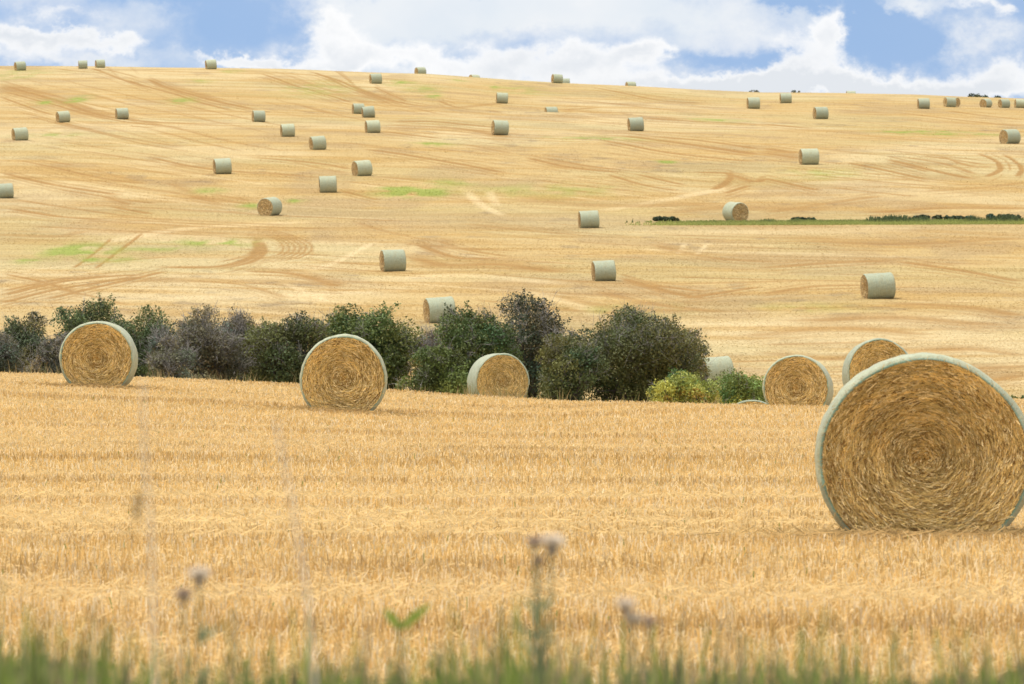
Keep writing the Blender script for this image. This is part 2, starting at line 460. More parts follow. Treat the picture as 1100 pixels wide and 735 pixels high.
tk([(860, 258), (960, 262), (1100, 255)], 1.2, .6); tk([(700, 262), (760, 276), (830, 282)], .8, .6)
tk([(1045, 412), (1100, 402)], .8, .7); tk([(1040, 396), (1100, 393)], .8, .7)
# pale straw lines
tk([(308, 305), (351, 324)], .45, 1., True); tk([(334, 291), (365, 280), (402, 260)], .5, 1., True); tk([(736, 262), (728, 273)], .3, .9, True); tk([(760, 262), (748, 274)], .3, .9, True)
tk([(100, 262), (200, 246), (330, 238)], 1.2, .7, True); tk([(500, 205), (520, 222), (540, 232)], .7, .9, True); tk([(525, 205), (535, 222)], .6, .8, True)
tk([(640, 228), (730, 212), (790, 200)], 1., .8, True); tk([(960, 245), (900, 248), (700, 250)], 2., .6, True); tk([(430, 300), (500, 296), (610, 306)], 1.2, .7, True)
tk([(180, 320), (300, 318), (420, 312)], 1.2, .7, True); tk([(560, 312), (620, 328), (640, 340)], .8, .7, True)

GR = [(445, 207, 38, 5.5, 1), (430, 203, 22, 3, .9), (88, 270, 38, 8, 1), (110, 278, 35, 4, .7), (30, 281, 14, 3, .8), (235, 261, 45, 4, .75), (170, 268, 40, 3, .5),
      (1010, 143, 55, 2.2, 1), (965, 142, 18, 2, .7), (48, 110, 12, 3, .8), (84, 107, 11, 3.5, .9), (195, 109, 14, 3, .8), (465, 155, 20, 1.8, 1), (320, 215, 10, 2.8, .9),
      (430, 89, 16, 3, .6), (466, 103, 8, 3, .8), (452, 96, 18, 4, .5), (492, 87, 10, 1.6, .6), (530, 93, 9, 2, .6), (715, 174, 10, 1.8, 1), (640, 149, 50, 2.5, .5), (480, 197, 30, 4, .45),
      (250, 77, 12, 1.6, .5), (215, 87, 14, 2.5, .4), (60, 145, 25, 2, .5), (225, 205, 16, 3, .55), (270, 222, 14, 4, .6), (770, 129, 30, 1.6, .6), (610, 205, 60, 8, .3), (340, 96, 40, 8, .35),
      (560, 97, 30, 5, .3), (870, 330, 60, 5, .2), (868, 331, 5, 4, .5), (680, 333, 60, 6, .3), (560, 205, 45, 7, .3), (20, 80, 30, 6, .35), (880, 187, 40, 6, .35)]

STRAW_A = np.array([.57, .40, .18]); STRAW_O = np.array([.49, .295, .095]); STRAW_P = np.array([.66, .51, .285]); STRAW_B = np.array([.42, .29, .15])
GREEN = np.array([.225, .27, .050])


def base_col(X, Y):
    far = sst(230, 300, Y)[..., None]
    t1 = fbm(X / 26 + .3 * np.sin(Y / 40), Y / 48 + X / 200, 11, 4)
    wv = 26 * fbm(X / 48, Y / 110, 4, 2) + .45 * X * (vn(X / 90 + 3, Y / 130, 6) - .35) * 2
    t2 = fbm(X / 11 + Y / 60, (Y + wv) / 3.6, 21, 4)
    t3 = fbm(X / 6, Y / 14, 31, 3)
    c = STRAW_A + np.zeros(X.shape + (3,))
    hill = c + (STRAW_P - c) * (sst(.42, .66, t1) * .75)[..., None]
    hill = hill + (STRAW_O - hill) * (sst(.45, .68, t2) * .62)[..., None]
    hill = hill + (STRAW_B - hill) * (sst(.5, .72, t3) * .5)[..., None]
    b1 = fbm(X / 30, (Y + .05 * X) / 3.0, 41, 3); b2 = fbm(X / 5, Y / 6, 43, 3)
    fld = STRAW_A + (STRAW_O - STRAW_A) * (sst(.35, .75, b1) * .8)[..., None]
    fld = fld + (STRAW_P - fld) * (sst(.5, .8, b2) * .4)[..., None]
    c = fld + (hill - fld) * far
    olv = (sst(.5, .72, fbm(X / 22 + 7, (Y + wv * .5) / 26, 57, 3)) * .28)[..., None] * far
    c = c + (np.array([.47, .41, .20]) - c) * olv
    soil = (sst(.66, .80, fbm(X / 2.2, (Y + wv) / 5, 59, 3)) * sst(.45, .6, fbm(X / 30, Y / 30, 63, 2)) * .4)[..., None] * far
    c = c + (np.array([.24, .18, .12]) - c) * soil
    sub = (np.exp(-((Y - 480) / 26) ** 2) * .35 * sst(.4, .6, fbm(X / 30, Y / 25, 51)))[..., None]   # bare brownish foot of the slope
    return c + (np.array([.42, .29, .16]) - c) * sub


def sheet(Yr):
    UU, YY = np.meshgrid(U, Yr); XX = UU * Wd(YY)
    return XX, YY, H(XX, YY)


XF, YF, ZF = sheet(Y_far)
trk = np.zeros(XF.shape); pal = np.zeros(XF.shape)


def seg_paint(A, pts, w, s):
    P3 = [ray(px, py, 240) for px, py in pts]
    P = [np.array(P3[0])]
    pp = np.array(pts, float); t = np.linspace(0, len(pp) - 1, len(pp) * 8)
    # smooth interpolation (Catmull-Rom) between the given points, on the ground
    G = np.array(P3); G = np.vstack([2 * G[0] - G[1], G, 2 * G[-1] - G[-2]])
    out = []
    for k in range(len(G) - 3):
        for u in np.linspace(0, 1, 9)[:-1]:
            p0, p1, p2, p3 = G[k:k + 4]
            out.append(.5 * (2 * p1 + (p2 - p0) * u + (2 * p0 - 5 * p1 + 4 * p2 - p3) * u * u + (3 * p1 - p0 - 3 * p2 + p3) * u ** 3))
    out.append(G[-2]); out = np.array(out); n = len(out) - 1
    for k in range(n):
        a, b = out[k], out[k + 1]
        d = b - a; ln = np.hypot(*d) + 1e-6
        lat = abs(d[0]) / ln
        wy = w * (1 + 2.2 * lat ** 2)                 # passes across the slope are a whole swath wide
        R = wy * 2.6
        j0, j1 = np.searchsorted(Y_far, [min(a[1], b[1]) - R, max(a[1], b[1]) + R])
        if j1 <= j0: continue
        ym = (a[1] + b[1]) / 2; W = float(Wd(ym)) * .97
        i0, i1 = np.searchsorted(U, [(min(a[0], b[0]) - R) / W - .01, (max(a[0], b[0]) + R) / W + .01])
        if i1 <= i0: continue
        x = XF[j0:j1, i0:i1]; y = YF[j0:j1, i0:i1]
        tt = np.clip(((x - a[0]) * d[0] + (y - a[1]) * d[1]) / ln ** 2, 0, 1)
        dd = np.hypot(x - a[0] - tt * d[0], y - a[1] - tt * d[1])
        f = (k + tt) / n
        v = s * np.exp(-(dd / wy) ** 4) * np.minimum(1, np.minimum(f, 1 - f) * 9 + .15)
        A[j0:j1, i0:i1] = np.maximum(A[j0:j1, i0:i1], v)


FAM = [(0, 300, 78, 138, .27, 26), (270, 480, 78, 118, .26, 18), (0, 330, 138, 216, .17, 24), (360, 640, 122, 205, .12, 26), (560, 840, 95, 215, .13, 34), (800, 1110, 108, 205, .12, 34),
       (0, 420, 214, 250, .06, 14), (0, 200, 285, 330, -.12, 14), (180, 480, 262, 335, .09, 18), (420, 700, 236, 345, .09, 22), (680, 1110, 246, 300, .03, 20), (680, 1110, 300, 420, -.03, 24), (440, 800, 84, 125, .10, 14)]
rf = np.random.default_rng(77)
for x0, x1, y0, y1, sl, cnt in FAM:                            # the many fine lines the combine left
    bend = rf.normal(0, .10) * sl
    for q in range(cnt):
        xa = rf.uniform(x0, x0 + .6 * (x1 - x0)); xb = min(xa + rf.uniform(.2, .6) * (x1 - x0), x1 + 10)
        ya = y0 + (y1 - y0) * (q + rf.random()) / cnt; yc2 = lambda x: ya + sl * (x - xa) * (1 - .35 * (x - xa) / (x1 - x0)) + bend * 40 * ((x - xa) / (x1 - x0)) ** 2
        xm = (xa + xb) / 2; P2 = [(x, yc2(x)) for x in (xa, xm, xb)]
        if min(p[1] for p in P2) < np.interp(xm, crest_px, crest_py) + 4 or max(p[1] for p in P2) > 425: continue
        pl = rf.random() < .35
        seg_paint(pal if pl else trk, P2, rf.uniform(.16, .34), rf.uniform(.3, .75))
for k, (pts, w, s, p) in enumerate(TR):
    seg_paint(pal if p else trk, pts, w * .72, s)
    if p: continue
    for dy, f in ((-3.6, .55), (3.4, .6), (7.2, .35)):         # the neighbouring passes of the same run
        j = float(vn(np.array(k * 3.7), np.array(dy), 2)) - .5
        q = len(pts); a, b = (0, q) if q < 3 else ((0, q) if j > 0 else (0, q - 1))
        sc = .35 + .65 * min(1, max(0, (pts[0][1] - 70) / 150))
        seg_paint(trk, [(x + 5 * j, y + (dy + 2 * j) * (.6 + .4 * sc)) for x, y in pts[a:b]], w * .42, s * f)
brk = .7 + .6 * fbm(XF / 2.2, YF / 7, 61, 3)
trk = np.clip(trk * brk, 0, 1); pal = np.clip(pal * brk, 0, 1)
grn = np.zeros(XF.shape)
for px, py, rx, ry, s in GR:
    X, Y = ray(px, py, 240); _, Ya = ray(px, py - ry, 240); _, Yb = ray(px, py + ry, 240)
    q = ((XF - X) / (rx / FPX * Y)) ** 2 + ((YF - Y) / (max((Ya - Yb) / 2, 1.5))) ** 2
    grn = np.maximum(grn, s * np.exp(-q * 1.1))
grn = np.clip(grn * (.05 + 1.9 * sst(.25, .75, fbm(XF / 1.3, YF / 5, 71, 4))), 0, 1)
CF = base_col(XF, YF)
CF = CF * np.array([.775, .775, .745])
CF = CF + (STRAW_P * .94 - CF) * (pal * .55)[..., None]
CF = CF + (np.array([.30, .165, .052]) - CF) * (np.clip(trk * 1.2, 0, 1) * .88)[..., None]
CF = CF + (GREEN - CF) * np.clip(grn * .85, 0, 1)[..., None]


def far_col(X, Y):
    j = np.clip(np.searchsorted(Y_far, Y), 0, len(Y_far) - 1)
    i = np.clip(np.searchsorted(U, X / Wd(Y)), 0, len(U) - 1)
    return CF[j, i], trk[j, i]


def grid_faces(nr, nc):
    i = np.arange(nr * nc).reshape(nr, nc)
    return np.stack([i[:-1, :-1], i[:-1, 1:], i[1:, 1:], i[1:, :-1]], -1).reshape(-1, 4)


ZFd = ZF - .05 * trk
o = mk_obj("hill", mk_mesh("hill", np.stack([XF, YF, ZFd], -1).reshape(-1, 3), grid_faces(*XF.shape), CF.reshape(-1, 3), True, [M_GROUND]))
tag(o, "broad harvested hillside of pale golden stubble marked with curving tracks and green patches", "hill", kind="structure")
XN, YN, ZN = sheet(Y_near)
CN = base_col(XN, YN) * np.array([.93, .93, .95])
vg = (1 - sst(15, 19, YN))[..., None]
CN = CN + (np.array([.17, .15, .07]) - CN) * vg
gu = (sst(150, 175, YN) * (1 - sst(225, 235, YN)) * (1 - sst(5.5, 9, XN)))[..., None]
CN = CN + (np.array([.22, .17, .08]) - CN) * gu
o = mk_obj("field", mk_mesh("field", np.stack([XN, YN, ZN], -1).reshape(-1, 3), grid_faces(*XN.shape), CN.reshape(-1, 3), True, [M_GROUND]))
tag(o, "near field of short golden grain stubble in front of the hedge", "field", kind="structure")


# ------------------------------------------------------------------ stalks
def blades(X, Y, Z, h, w0, w1, yaw, lean, ldir, col, mid=False):
    """thin upright strips; two quads when mid (bent), else one"""
    n = len(X)
    dx, dy = np.cos(yaw), np.sin(yaw)
    lx, ly = np.cos(ldir) * lean * h, np.sin(ldir) * lean * h
    def ring(f, bend, w): return (np.stack([X - dx * w / 2 + lx * bend, Y - dy * w / 2 + ly * bend, Z + h * f], -1),
                                  np.stack([X + dx * w / 2 + lx * bend, Y + dy * w / 2 + ly * bend, Z + h * f], -1))
    R = [ring(0, 0, w0)] + ([ring(.55, .3, w0 * .85 + w1 * .15)] if mid else []) + [ring(1 - .25 * np.clip(lean, 0, 1) * (1 if mid else 0), 1, w1)]
    k = len(R)
    V = np.stack([v for r in R for v in r], 1).reshape(-1, 3)
    b = np.arange(n)[:, None] * 2 * k
    F = np.concatenate([b + np.array([[2 * q, 2 * q + 1, 2 * q + 3, 2 * q + 2]]) for q in range(k - 1)], 0)
    C = np.repeat(col, 2 * k, axis=0)
    return V, F, C


def merge(parts):
    V, F, C = [], [], []; o = 0
    for v, f, c in parts:
        V.append(v); F.append(f + o); C.append(c); o += len(v)
    return np.concatenate(V), np.concatenate(F), np.concatenate(C)


def rand_fan(n, y0, y1, p):
    """x within the fan, y with density ~ y^p"""
    t = rng.random(n); q = p + 1
    Y = (y0 ** q + t * (y1 ** q - y0 ** q)) ** (1 / q)
    X = (rng.random(n) * 2 - 1) * (Y * .098 + 5.5)
    return X, Y


parts = []
DARK_ROWS = [(87.8, -.10, -20, 2, .9), (90.2, -.10, -20, 0, .6), (57.7, -.12, -9, 3, .9), (99, -.02, .0, 3.2, 1.), (42.8, .02, -2.5, 9, 1.), (47.5, -.02, .5, 4, .8), (44.8, .02, -6, 9, .5),
        (73, .03, -12, 12, .6), (75.2, .03, -12, 12, .5), (65, -.05, -2, 12, .5), (36.5, .03, -6, 6, .6), (112, .02, -14, -2, .7), (34, .02, 0, 6, .5), (52, .04, -8, 8, .4), (81, -.03, 2, 14, .6)]


def dark_row(X, Y):
    v = np.zeros(len(X))
    for y0, sl, xa, xb, st in DARK_ROWS:
        d = Y - y0 - sl * X - .5 * (vn(X / 4, X * 0 + y0, 7) - .5)
        v = np.maximum(v, st * np.exp(-(d / (.22 + y0 * .004)) ** 2) * sst(xa - 2, xa + 1, X) * (1 - sst(xb - 1, xb + 2, X)) * (.5 + .8 * vn(X / 1.3, X * 0 + y0, 8)))
    rl = fbm(X / 34 + 9, (Y - .03 * X) / 1.25, 83, 2)
    return np.clip(np.maximum(v, .75 * sst(.56, .70, rl) * sst(.3, .6, vn(X / 2.2, Y / 1.2, 86))), 0, 1)


def band(X, Y): return fbm(X / 26 + 3, (Y + .05 * X + .8 * vn(X / 9, Y / 30, 8)) / 2.4, 81, 3)


for n, y0, y1 in ((140000, 17, 34), (175000, 34, 60), (210000, 60, 100), (170000, 100, 152)):
    X, Y = rand_fan(n, y0, y1, 0.)
    row = .30
    Y = np.round((Y - .05 * X) / row) * row + .05 * X + rng.normal(0, .045, n)
    bn = band(X, Y)
    keep = rng.random(n) < (.7 + .6 * sst(.25, .6, bn)); X, Y, bn = X[keep], Y[keep], bn[keep]; n = len(X)
    h = .092 * (.45 + .9 * rng.random(n)) * (.72 + .5 * sst(.25, .75, bn))
    w = .0044 + Y * .00009
    rv = dark_row(X, Y); h = h * (1 + .15 * rv)
    c = np.array([.80, .565, .245]) + np.zeros((n, 3))
    t = rng.random(n)[:, None]
    c = c + (np.array([.69, .43, .135]) - c) * np.clip(sst(.3, .7, bn)[:, None] * .5 + (t - .5) * .6, 0, 1)
    c = c + (np.array([.86, .71, .45]) - c) * (rng.random((n, 1)) < .30)
    c = c + (np.array([.36, .205, .060]) - c) * (.64 * rv)[:, None]  # shade of the taller standing rows put into the stalk colour
    c = c * (.66 + .50 * rng.random((n, 1)))
    rare = rng.random(n) < .003; c[rare] = np.array([.22, .26, .06])
    parts.append(blades(X, Y, H(X, Y) - .01, h, w * 1.1, w * .9, rng.random(n) * np.pi, .75 * rng.random(n) ** 2, rng.random(n) * 6.283, c))
    # chopped straw lying between the rows
    m = int(n * .5); X, Y = rand_fan(m, y0, y1, 0.)
    kp = rng.random(m) > .85 * np.maximum(dark_row(X, Y), dark_row(X, Y + .35)); X, Y = X[kp], Y[kp]; m = len(X)
    ln = .05 + .17 * rng.random(m); c = np.array([.79, .58, .275]) * (.7 + .4 * rng.random((m, 1)))
    a = rng.normal(0, .7, m); z = H(X, Y) + .01 + .06 * rng.random(m)
    wv = (.004 + Y * .00008) / 2
    ex, ey = np.cos(a) * ln / 2, np.sin(a) * ln / 2; dz = rng.normal(0, .03, m)
    V = np.stack([np.stack([X - ex, Y - ey, z - dz - wv], -1), np.stack([X + ex, Y + ey, z + dz - wv], -1),
                  np.stack([X + ex, Y + ey + .004, z + dz + wv], -1), np.stack([X - ex, Y - ey + .004, z - dz + wv], -1)], 1).reshape(-1, 3)
    parts.append((V, np.arange(m * 4).reshape(-1, 4), np.repeat(c, 4, axis=0)))
for bi in (0, 1, 2):                                   # loose straw pulled up around the feet of the nearest bales
    xc, Yb, sb = bales[bi]; Xb = (xc - 550) / FPX * Yb; m = 1500
    X = Xb + rng.normal(0, .62, m); Y = Yb - .62 - np.abs(rng.normal(0, .28, m)); ln = .08 + .2 * rng.random(m); a = rng.normal(0, .8, m)
    c = np.array([.60, .40, .16]) * (.55 + .6 * rng.random((m, 1))); z = H(X, Y) + .02 + .10 * rng.random(m) ** 2
    wv = (.004 + Yb * .00008) / 2; ex, ey = np.cos(a) * ln / 2, np.sin(a) * ln / 2; dz = rng.normal(0, .035, m)
    V = np.stack([np.stack([X - ex, Y - ey, z - dz - wv], -1), np.stack([X + ex, Y + ey, z + dz - wv], -1),
                  np.stack([X + ex, Y + ey + .004, z + dz + wv], -1), np.stack([X - ex, Y - ey + .004, z - dz + wv], -1)], 1).reshape(-1, 3)
    parts.append((V, np.arange(m * 4).reshape(-1, 4), np.repeat(c, 4, axis=0)))
V, F, C = merge(parts)
o = mk_obj("stubble", mk_mesh("stubble", V, F, C, False, [M_STUB]))
tag(o, "short golden cut stalks covering the near field in rows", "stubble", kind="stuff")

# stubble on the hill: tufts spread evenly over the visible slope
Yt = np.arange(250, 960, 1.); ev = np.maximum.accumulate((H(Yt * 0, Yt) - ZC) / Yt)
n = 240000
e = ev[0] + rng.random(n) * (ev[-1] - ev[0]); Y = np.interp(e, ev + np.arange(len(ev)) * 1e-9, Yt) + rng.normal(0, 4, n)
far_n = 30000
Y = np.clip(Y, 246, 965); X = (rng.random(n) * 2 - 1) * (Y * .0945 + 4)
c, tv = far_col(X, Y)
keep = rng.random(n) < 1 - .5 * tv
X, Y, c, tv = X[keep], Y[keep], c[keep], tv[keep]; n = len(X)
c = c * (1.0 + .22 * rng.random((n, 1)))
h = (.015 + .035 * rng.random(n)) * (.5 + 1. * fbm(X / 12, Y / 4, 91, 2)) * (1 - .5 * tv)
w = (.05 + .10 * rng.random(n)) * (.55 + Y / 1200)
V, F, C = blades(X, Y, H(X, Y) - .06 * tv - .01, h, w, w * .55, rng.normal(0, .6, n), .9 + 1.3 * rng.random(n), np.pi / 2 + rng.normal(0, .7, n), c)
o = mk_obj("hill_stubble", mk_mesh("hill_stubble", V, F, C, False, [M_TUFT]))
tag(o, "fine pale stubble tufts covering the hillside", "stubble", kind="stuff")


# ------------------------------------------------------------------ bales
def settle(y, z, R):
    """round section resting on the ground: flattened foot, slightly wide"""
    zl = -R * .86
    z2 = np.where(z < zl + .10, zl + .10 - .10 * np.tanh((zl + .10 - z) / .10), z)
    y2 = y * (1 + .015 * np.clip(-z / R, -1, 1))
    return y2, z2 - zl


def section(th, R, seed):
    p = np.array([seed * 1.7, seed * 2.9, seed * .7])
    return R * (1 + .010 * np.sin(2 * th + p[0]) + .007 * np.sin(3 * th + p[1]) + .004 * np.sin(5 * th + p[2]))


def bale_meshes(seed, nstr, nth, wid, far=False):
    r_ = np.random.default_rng(100 + seed)
    R = BD / 2; hl = BL / 2
    th = np.linspace(0, 2 * np.pi, nth, endpoint=False)
    # net wrap: over the round side and folded a little over both ends
    prof = [(-hl + .004, R - .058), (-hl - .006, R - .040)]
    for a in (20, 45, 70): prof.append((-hl + .045 - .05 * math.cos(math.radians(a)), R - .045 + .045 * math.sin(math.radians(a))))
    nx = 6 if far else 22
    side = [(-hl + .06 + (2 * hl - .12) * k / nx, R) for k in range(nx + 1)]
    left = prof; prof = left + side + [(-x, r) for x, r in left[::-1]]
    PX = np.array([p[0] for p in prof]); PR = np.array([p[1] for p in prof])
    TH, XX = np.meshgrid(th, PX); RR = np.repeat(PR[:, None], nth, 1)
    s = section(TH, 1., seed)
    w = np.cos(TH) * 3; w2 = np.sin(TH) * 3
    wr = (fbm(XX * 14 + seed, TH * 9, 8, 2) - .5) * .014 + (vn(XX * 9 + seed * 5, w + w2 * 1.7, 5) - .5) * .016 + (vn(XX * 3 + seed, TH * 2.2, 6) - .5) * .012 + (vn(XX * 30, np.cos(TH) * 2 + seed, 9) - .5) * .006
    inner = np.clip((RR - (R - .06)) / .06, 0, 1)
    RR = RR * s + wr * inner
    XX = XX + (vn(TH * 6 / 6.283 * 4, XX * 0 + seed, 7) - .5) * .03 * (np.abs(XX) > hl - .09) * np.sign(XX)
    Yv, Zv = settle(RR * np.cos(TH), RR * np.sin(TH), R)
    V = np.stack([XX, Yv, Zv], -1).reshape(-1, 3)
    npf = len(PX); i = np.arange(npf * nth).reshape(npf, nth); j = np.roll(i, -1, 1)
    F = np.stack([i[:-1], i[1:], j[1:], j[:-1]], -1).reshape(-1, 4)
    mi = np.zeros((npf - 1, nth), int); ne = 2; mi[:ne] = 1; mi[-ne:] = 1
    net = mk_mesh("net_wrap", V, F, None, True, [M_NET, M_NETEDGE], mi.ravel())
    # straw ends
    nr = 10 if far else 34
    rr = np.linspace(0.004, R - .04, nr)
    VV, FF, CC = [], [], []; off = 0
    def relief(y, z, sgn): return .030 * (fbm(y * 4 + seed, z * 4 + sgn * 3, 12, 3) - .5) + (0 if far else .016 * (vn(np.hypot(y, z) * 34, np.arctan2(z, y) * 1.2, 13) - .5))
    for sgn in (-1, 1):
        T2, R2 = np.meshgrid(th, rr); Rs = R2 * section(T2, 1., seed)
        y0, z0 = Rs * np.cos(T2), Rs * np.sin(T2)
        xx = sgn * (hl - .004 + .022 * (1 - (R2 / R) ** 2)) + sgn * relief(y0, z0, sgn) * np.clip((R - .05 - R2) / .1, 0, 1)
        y, z = settle(y0, z0, R)
        VV.append(np.stack([xx, y, z], -1).reshape(-1, 3))
        i = np.arange(nr * nth).reshape(nr, nth) + off; j = np.roll(i, -1, 1)
        f = np.stack([i[:-1], j[:-1], j[1:], i[1:]], -1).reshape(-1, 4)
        FF.append(f if sgn > 0 else f[:, ::-1]); off += nr * nth
    nb = sum(len(f) for f in FF); CC.append(np.full((off, 3), .3))
    if nstr:
        for sgn in (-1, 1):
            n = nstr
            r0 = np.sqrt(r_.random(n)) * (R - .05); a0 = r_.random(n) * 6.283
            ln = (.03 + .085 * r_.random(n)) * np.clip(r0 / .25, .45, 1)
            dev = r_.normal(0, .30, n) + np.where(r_.random(n) < .16, r_.normal(0, 1., n), 0) + .10
            dev = dev + r_.normal(0, 1, n) * .7 * np.exp(-(r0 / .2) ** 2)      # the core is wound loosely
            stray = r_.random(n) < .012                       # ends that hang loose over the wrap
            r0 = np.where(stray, R - .03 - .05 * r_.random(n), r0); dev = np.where(stray, 1.2 + r_.normal(0, .5, n), dev)
            pts = []
            for k in (-1, 0, 1):
                # arc along the winding, slightly spiralling in
                da = k * ln / 2 / np.maximum(r0, .06); rk = r0 + k * ln / 2 * np.sin(dev)
                rk = np.where(stray, np.clip(rk, .01, R - .005), np.clip(rk, .01, R - .048))
                aa = a0 + da * np.cos(dev)
                ra = rk * section(aa, 1., seed)
                pts.append((ra * np.cos(aa), ra * np.sin(aa), rk))
            lift = r_.random(n) ** 2 * .022 + .003
            tilt = r_.normal(0, .006, n)
            wd = wid * (.55 + .8 * r_.random(n))
            col = np.array([.66, .445, .145]) * (.60 + .74 * r_.random((n, 1)))
            ring = fbm(r0 * 16 + seed, np.cos(a0) * 1.3 + seed, 14, 3); patch = fbm(np.cos(a0) * r0 * 5 + 9, np.sin(a0) * r0 * 5, 15, 3)
            col = col * (.78 + .36 * sst(.25, .75, ring) - .22 * np.exp(-((r0 - .14) / .05) ** 2))[:, None] * (.75 + .5 * patch)[:, None]
            if far: col = np.array([.56, .39, .19]) * (.55 + .7 * r_.random((n, 1)))
            lt = r_.random(n) < .27; col[lt] = np.array([.88, .66, .31]) * (.7 + .5 * r_.random((lt.sum(), 1)))
            dk = r_.random(n) < .11; col[dk] = np.array([.24, .125, .03]) * (.7 + .6 * r_.random((dk.sum(), 1)))
            vs = []
            for k, (py, pz, rk) in enumerate(pts):
                nyr, nzr = py / np.maximum(np.hypot(py, pz), .001), pz / np.maximum(np.hypot(py, pz), .001)
                base = sgn * (hl - .004 + .022 * (1 - (rk / R) ** 2) + relief(py, pz, sgn) * np.clip((R - .05 - rk) / .1, 0, 1) + lift + tilt * (k - 1))
                for q in (-1, 1):
                    yy, z2 = settle(py + q * nyr * wd / 2, pz + q * nzr * wd / 2, R)
                    vs.append(np.stack([base + q * .001, yy, z2], -1))
            v = np.stack(vs, 1).reshape(-1, 3)
            b = np.arange(n)[:, None] * 6 + off
            VV.append(v); FF.append(np.concatenate([b + np.array([[0, 1, 3, 2]]), b + np.array([[2, 3, 5, 4]])])); CC.append(np.repeat(col, 6, axis=0)); off += 6 * n
    F = np.concatenate(FF); mi = np.ones(len(F), int); mi[:nb] = 0
    core = mk_mesh("straw_core", np.concatenate(VV), F, np.concatenate(CC), True, [M_CORE, M_STRAND], mi)
    return core, net


near_set = bale_meshes(1, 34000, 160, .0048)
mid_sets = [bale_meshes(2, 9000, 96, .009), bale_meshes(3, 9000, 96, .009)]
far_sets = [bale_meshes(k, 1600, 48, .03, True) for k in (5, 6, 7)]


def bale_thing(xc, Y, s, side, turn, label, group, meshes, flip=False):
    X = (xc - 550) / FPX * Y
    view = math.atan2(X, Y)                       # bearing of the bale from the camera
    a = math.radians(turn)
    d = Vector((-math.cos(a) if side == "L" else math.cos(a), -math.sin(a), 0))
    yaw = math.atan2(d.y, d.x) - view
    hx = (H(X + .6, Y) - H(X - .6, Y)) / 1.2; hy = (H(X, Y + .6) - H(X, Y - .6)) / 1.2
    nrm = Vector((-hx, -hy, 1)).normalized()
    q = Vector((0, 0, 1)).rotation_difference(nrm) @ Matrix.Rotation(yaw, 3, "Z").to_quaternion()
    root = empty("round_bale", (X, Y, float(H(X, Y)) - .02))
    if meshes not in mid_sets and meshes is not near_set:        # most lie a little askew on the slope
        q = Matrix.Rotation(math.radians(-np.random.default_rng(int(xc * 7)).normal(2.2, 2.0)), 3, "Y").to_quaternion() @ q
        root.location.z -= .03
    root.rotation_mode = "QUATERNION"; root.rotation_quaternion = q
    rs_ = np.random.default_rng(int(xc * 10) + 5)
    dv = 0 if s == 1 or meshes in mid_sets or meshes is near_set else rs_.normal(0, .025, 2)
    root.scale = (s * (1 + (dv[0] if len(np.shape(dv)) else 0)), s * (1.035 if meshes is near_set else 1.0 + (dv[1] if len(np.shape(dv)) else 0)), s)
    tag(root, label, "straw bale", group)
    mk_obj("straw_core", meshes[0], root); mk_obj("net_wrap", meshes[1], root)
    return root


for i, ((xc, Y, s), b) in enumerate(zip(bales, B)):
    g = "round bales in the near field" if i < 7 else "round bales scattered over the hillside"
    ms = near_set if i == 0 else (mid_sets[i % 2] if i < 7 else far_sets[i % 3])
    s2 = s
    bale_thing(xc, Y, s2, b[4], b[5], b[8], g, ms)


# ------------------------------------------------------------------ shrubs and trees
def tubes(paths, r0s, r1s, cols, sides=4):
    VV, FF, CC = [], [], []; off = 0
    for P, r0, r1, c in zip(paths, r0s, r1s, cols):
        P = np.asarray(P); k = len(P)
        t = np.gradient(P, axis=0); t /= np.linalg.norm(t, axis=1, keepdims=True) + 1e-9
        up = np.array([.31, .77, .55]); u = np.cross(t, up); u /= np.linalg.norm(u, axis=1, keepdims=True) + 1e-9; w = np.cross(t, u)
        r = np.linspace(r0, r1, k)[:, None]
        ang = np.arange(sides) / sides * 2 * np.pi
        ring = P[:, None] + (u[:, None] * np.cos(ang)[None, :, None] + w[:, None] * np.sin(ang)[None, :, None]) * r[:, None]
        VV.append(ring.reshape(-1, 3))
        i = np.arange(k * sides).reshape(k, sides) + off; j = np.roll(i, -1, 1)
        FF.append(np.stack([i[:-1], j[:-1], j[1:], i[1:]], -1).reshape(-1, 4)); CC.append(np.tile(c, (k * sides, 1))); off += k * sides
    return np.concatenate(VV), np.concatenate(FF), np.concatenate(CC)


def leaf_quads(P, size, r_, col, updir=.4):
    n = len(P)
    nrm = r_.normal(0, 1, (n, 3)); nrm[:, 2] += updir; nrm /= np.linalg.norm(nrm, axis=1, keepdims=True)
    a = np.cross(nrm, r_.normal(0, 1, (n, 3))); a /= np.linalg.norm(a, axis=1, keepdims=True); b = np.cross(nrm, a)
    s = size[:, None]
    V = np.stack([P - a * s * .5, P + b * s * .28 + nrm * s * .06, P + a * s * .5, P - b * s * .28 + nrm * s * .06], 1).reshape(-1, 3)
    return V, np.arange(n * 4).reshape(-1, 4), np.repeat(col, 4, axis=0)


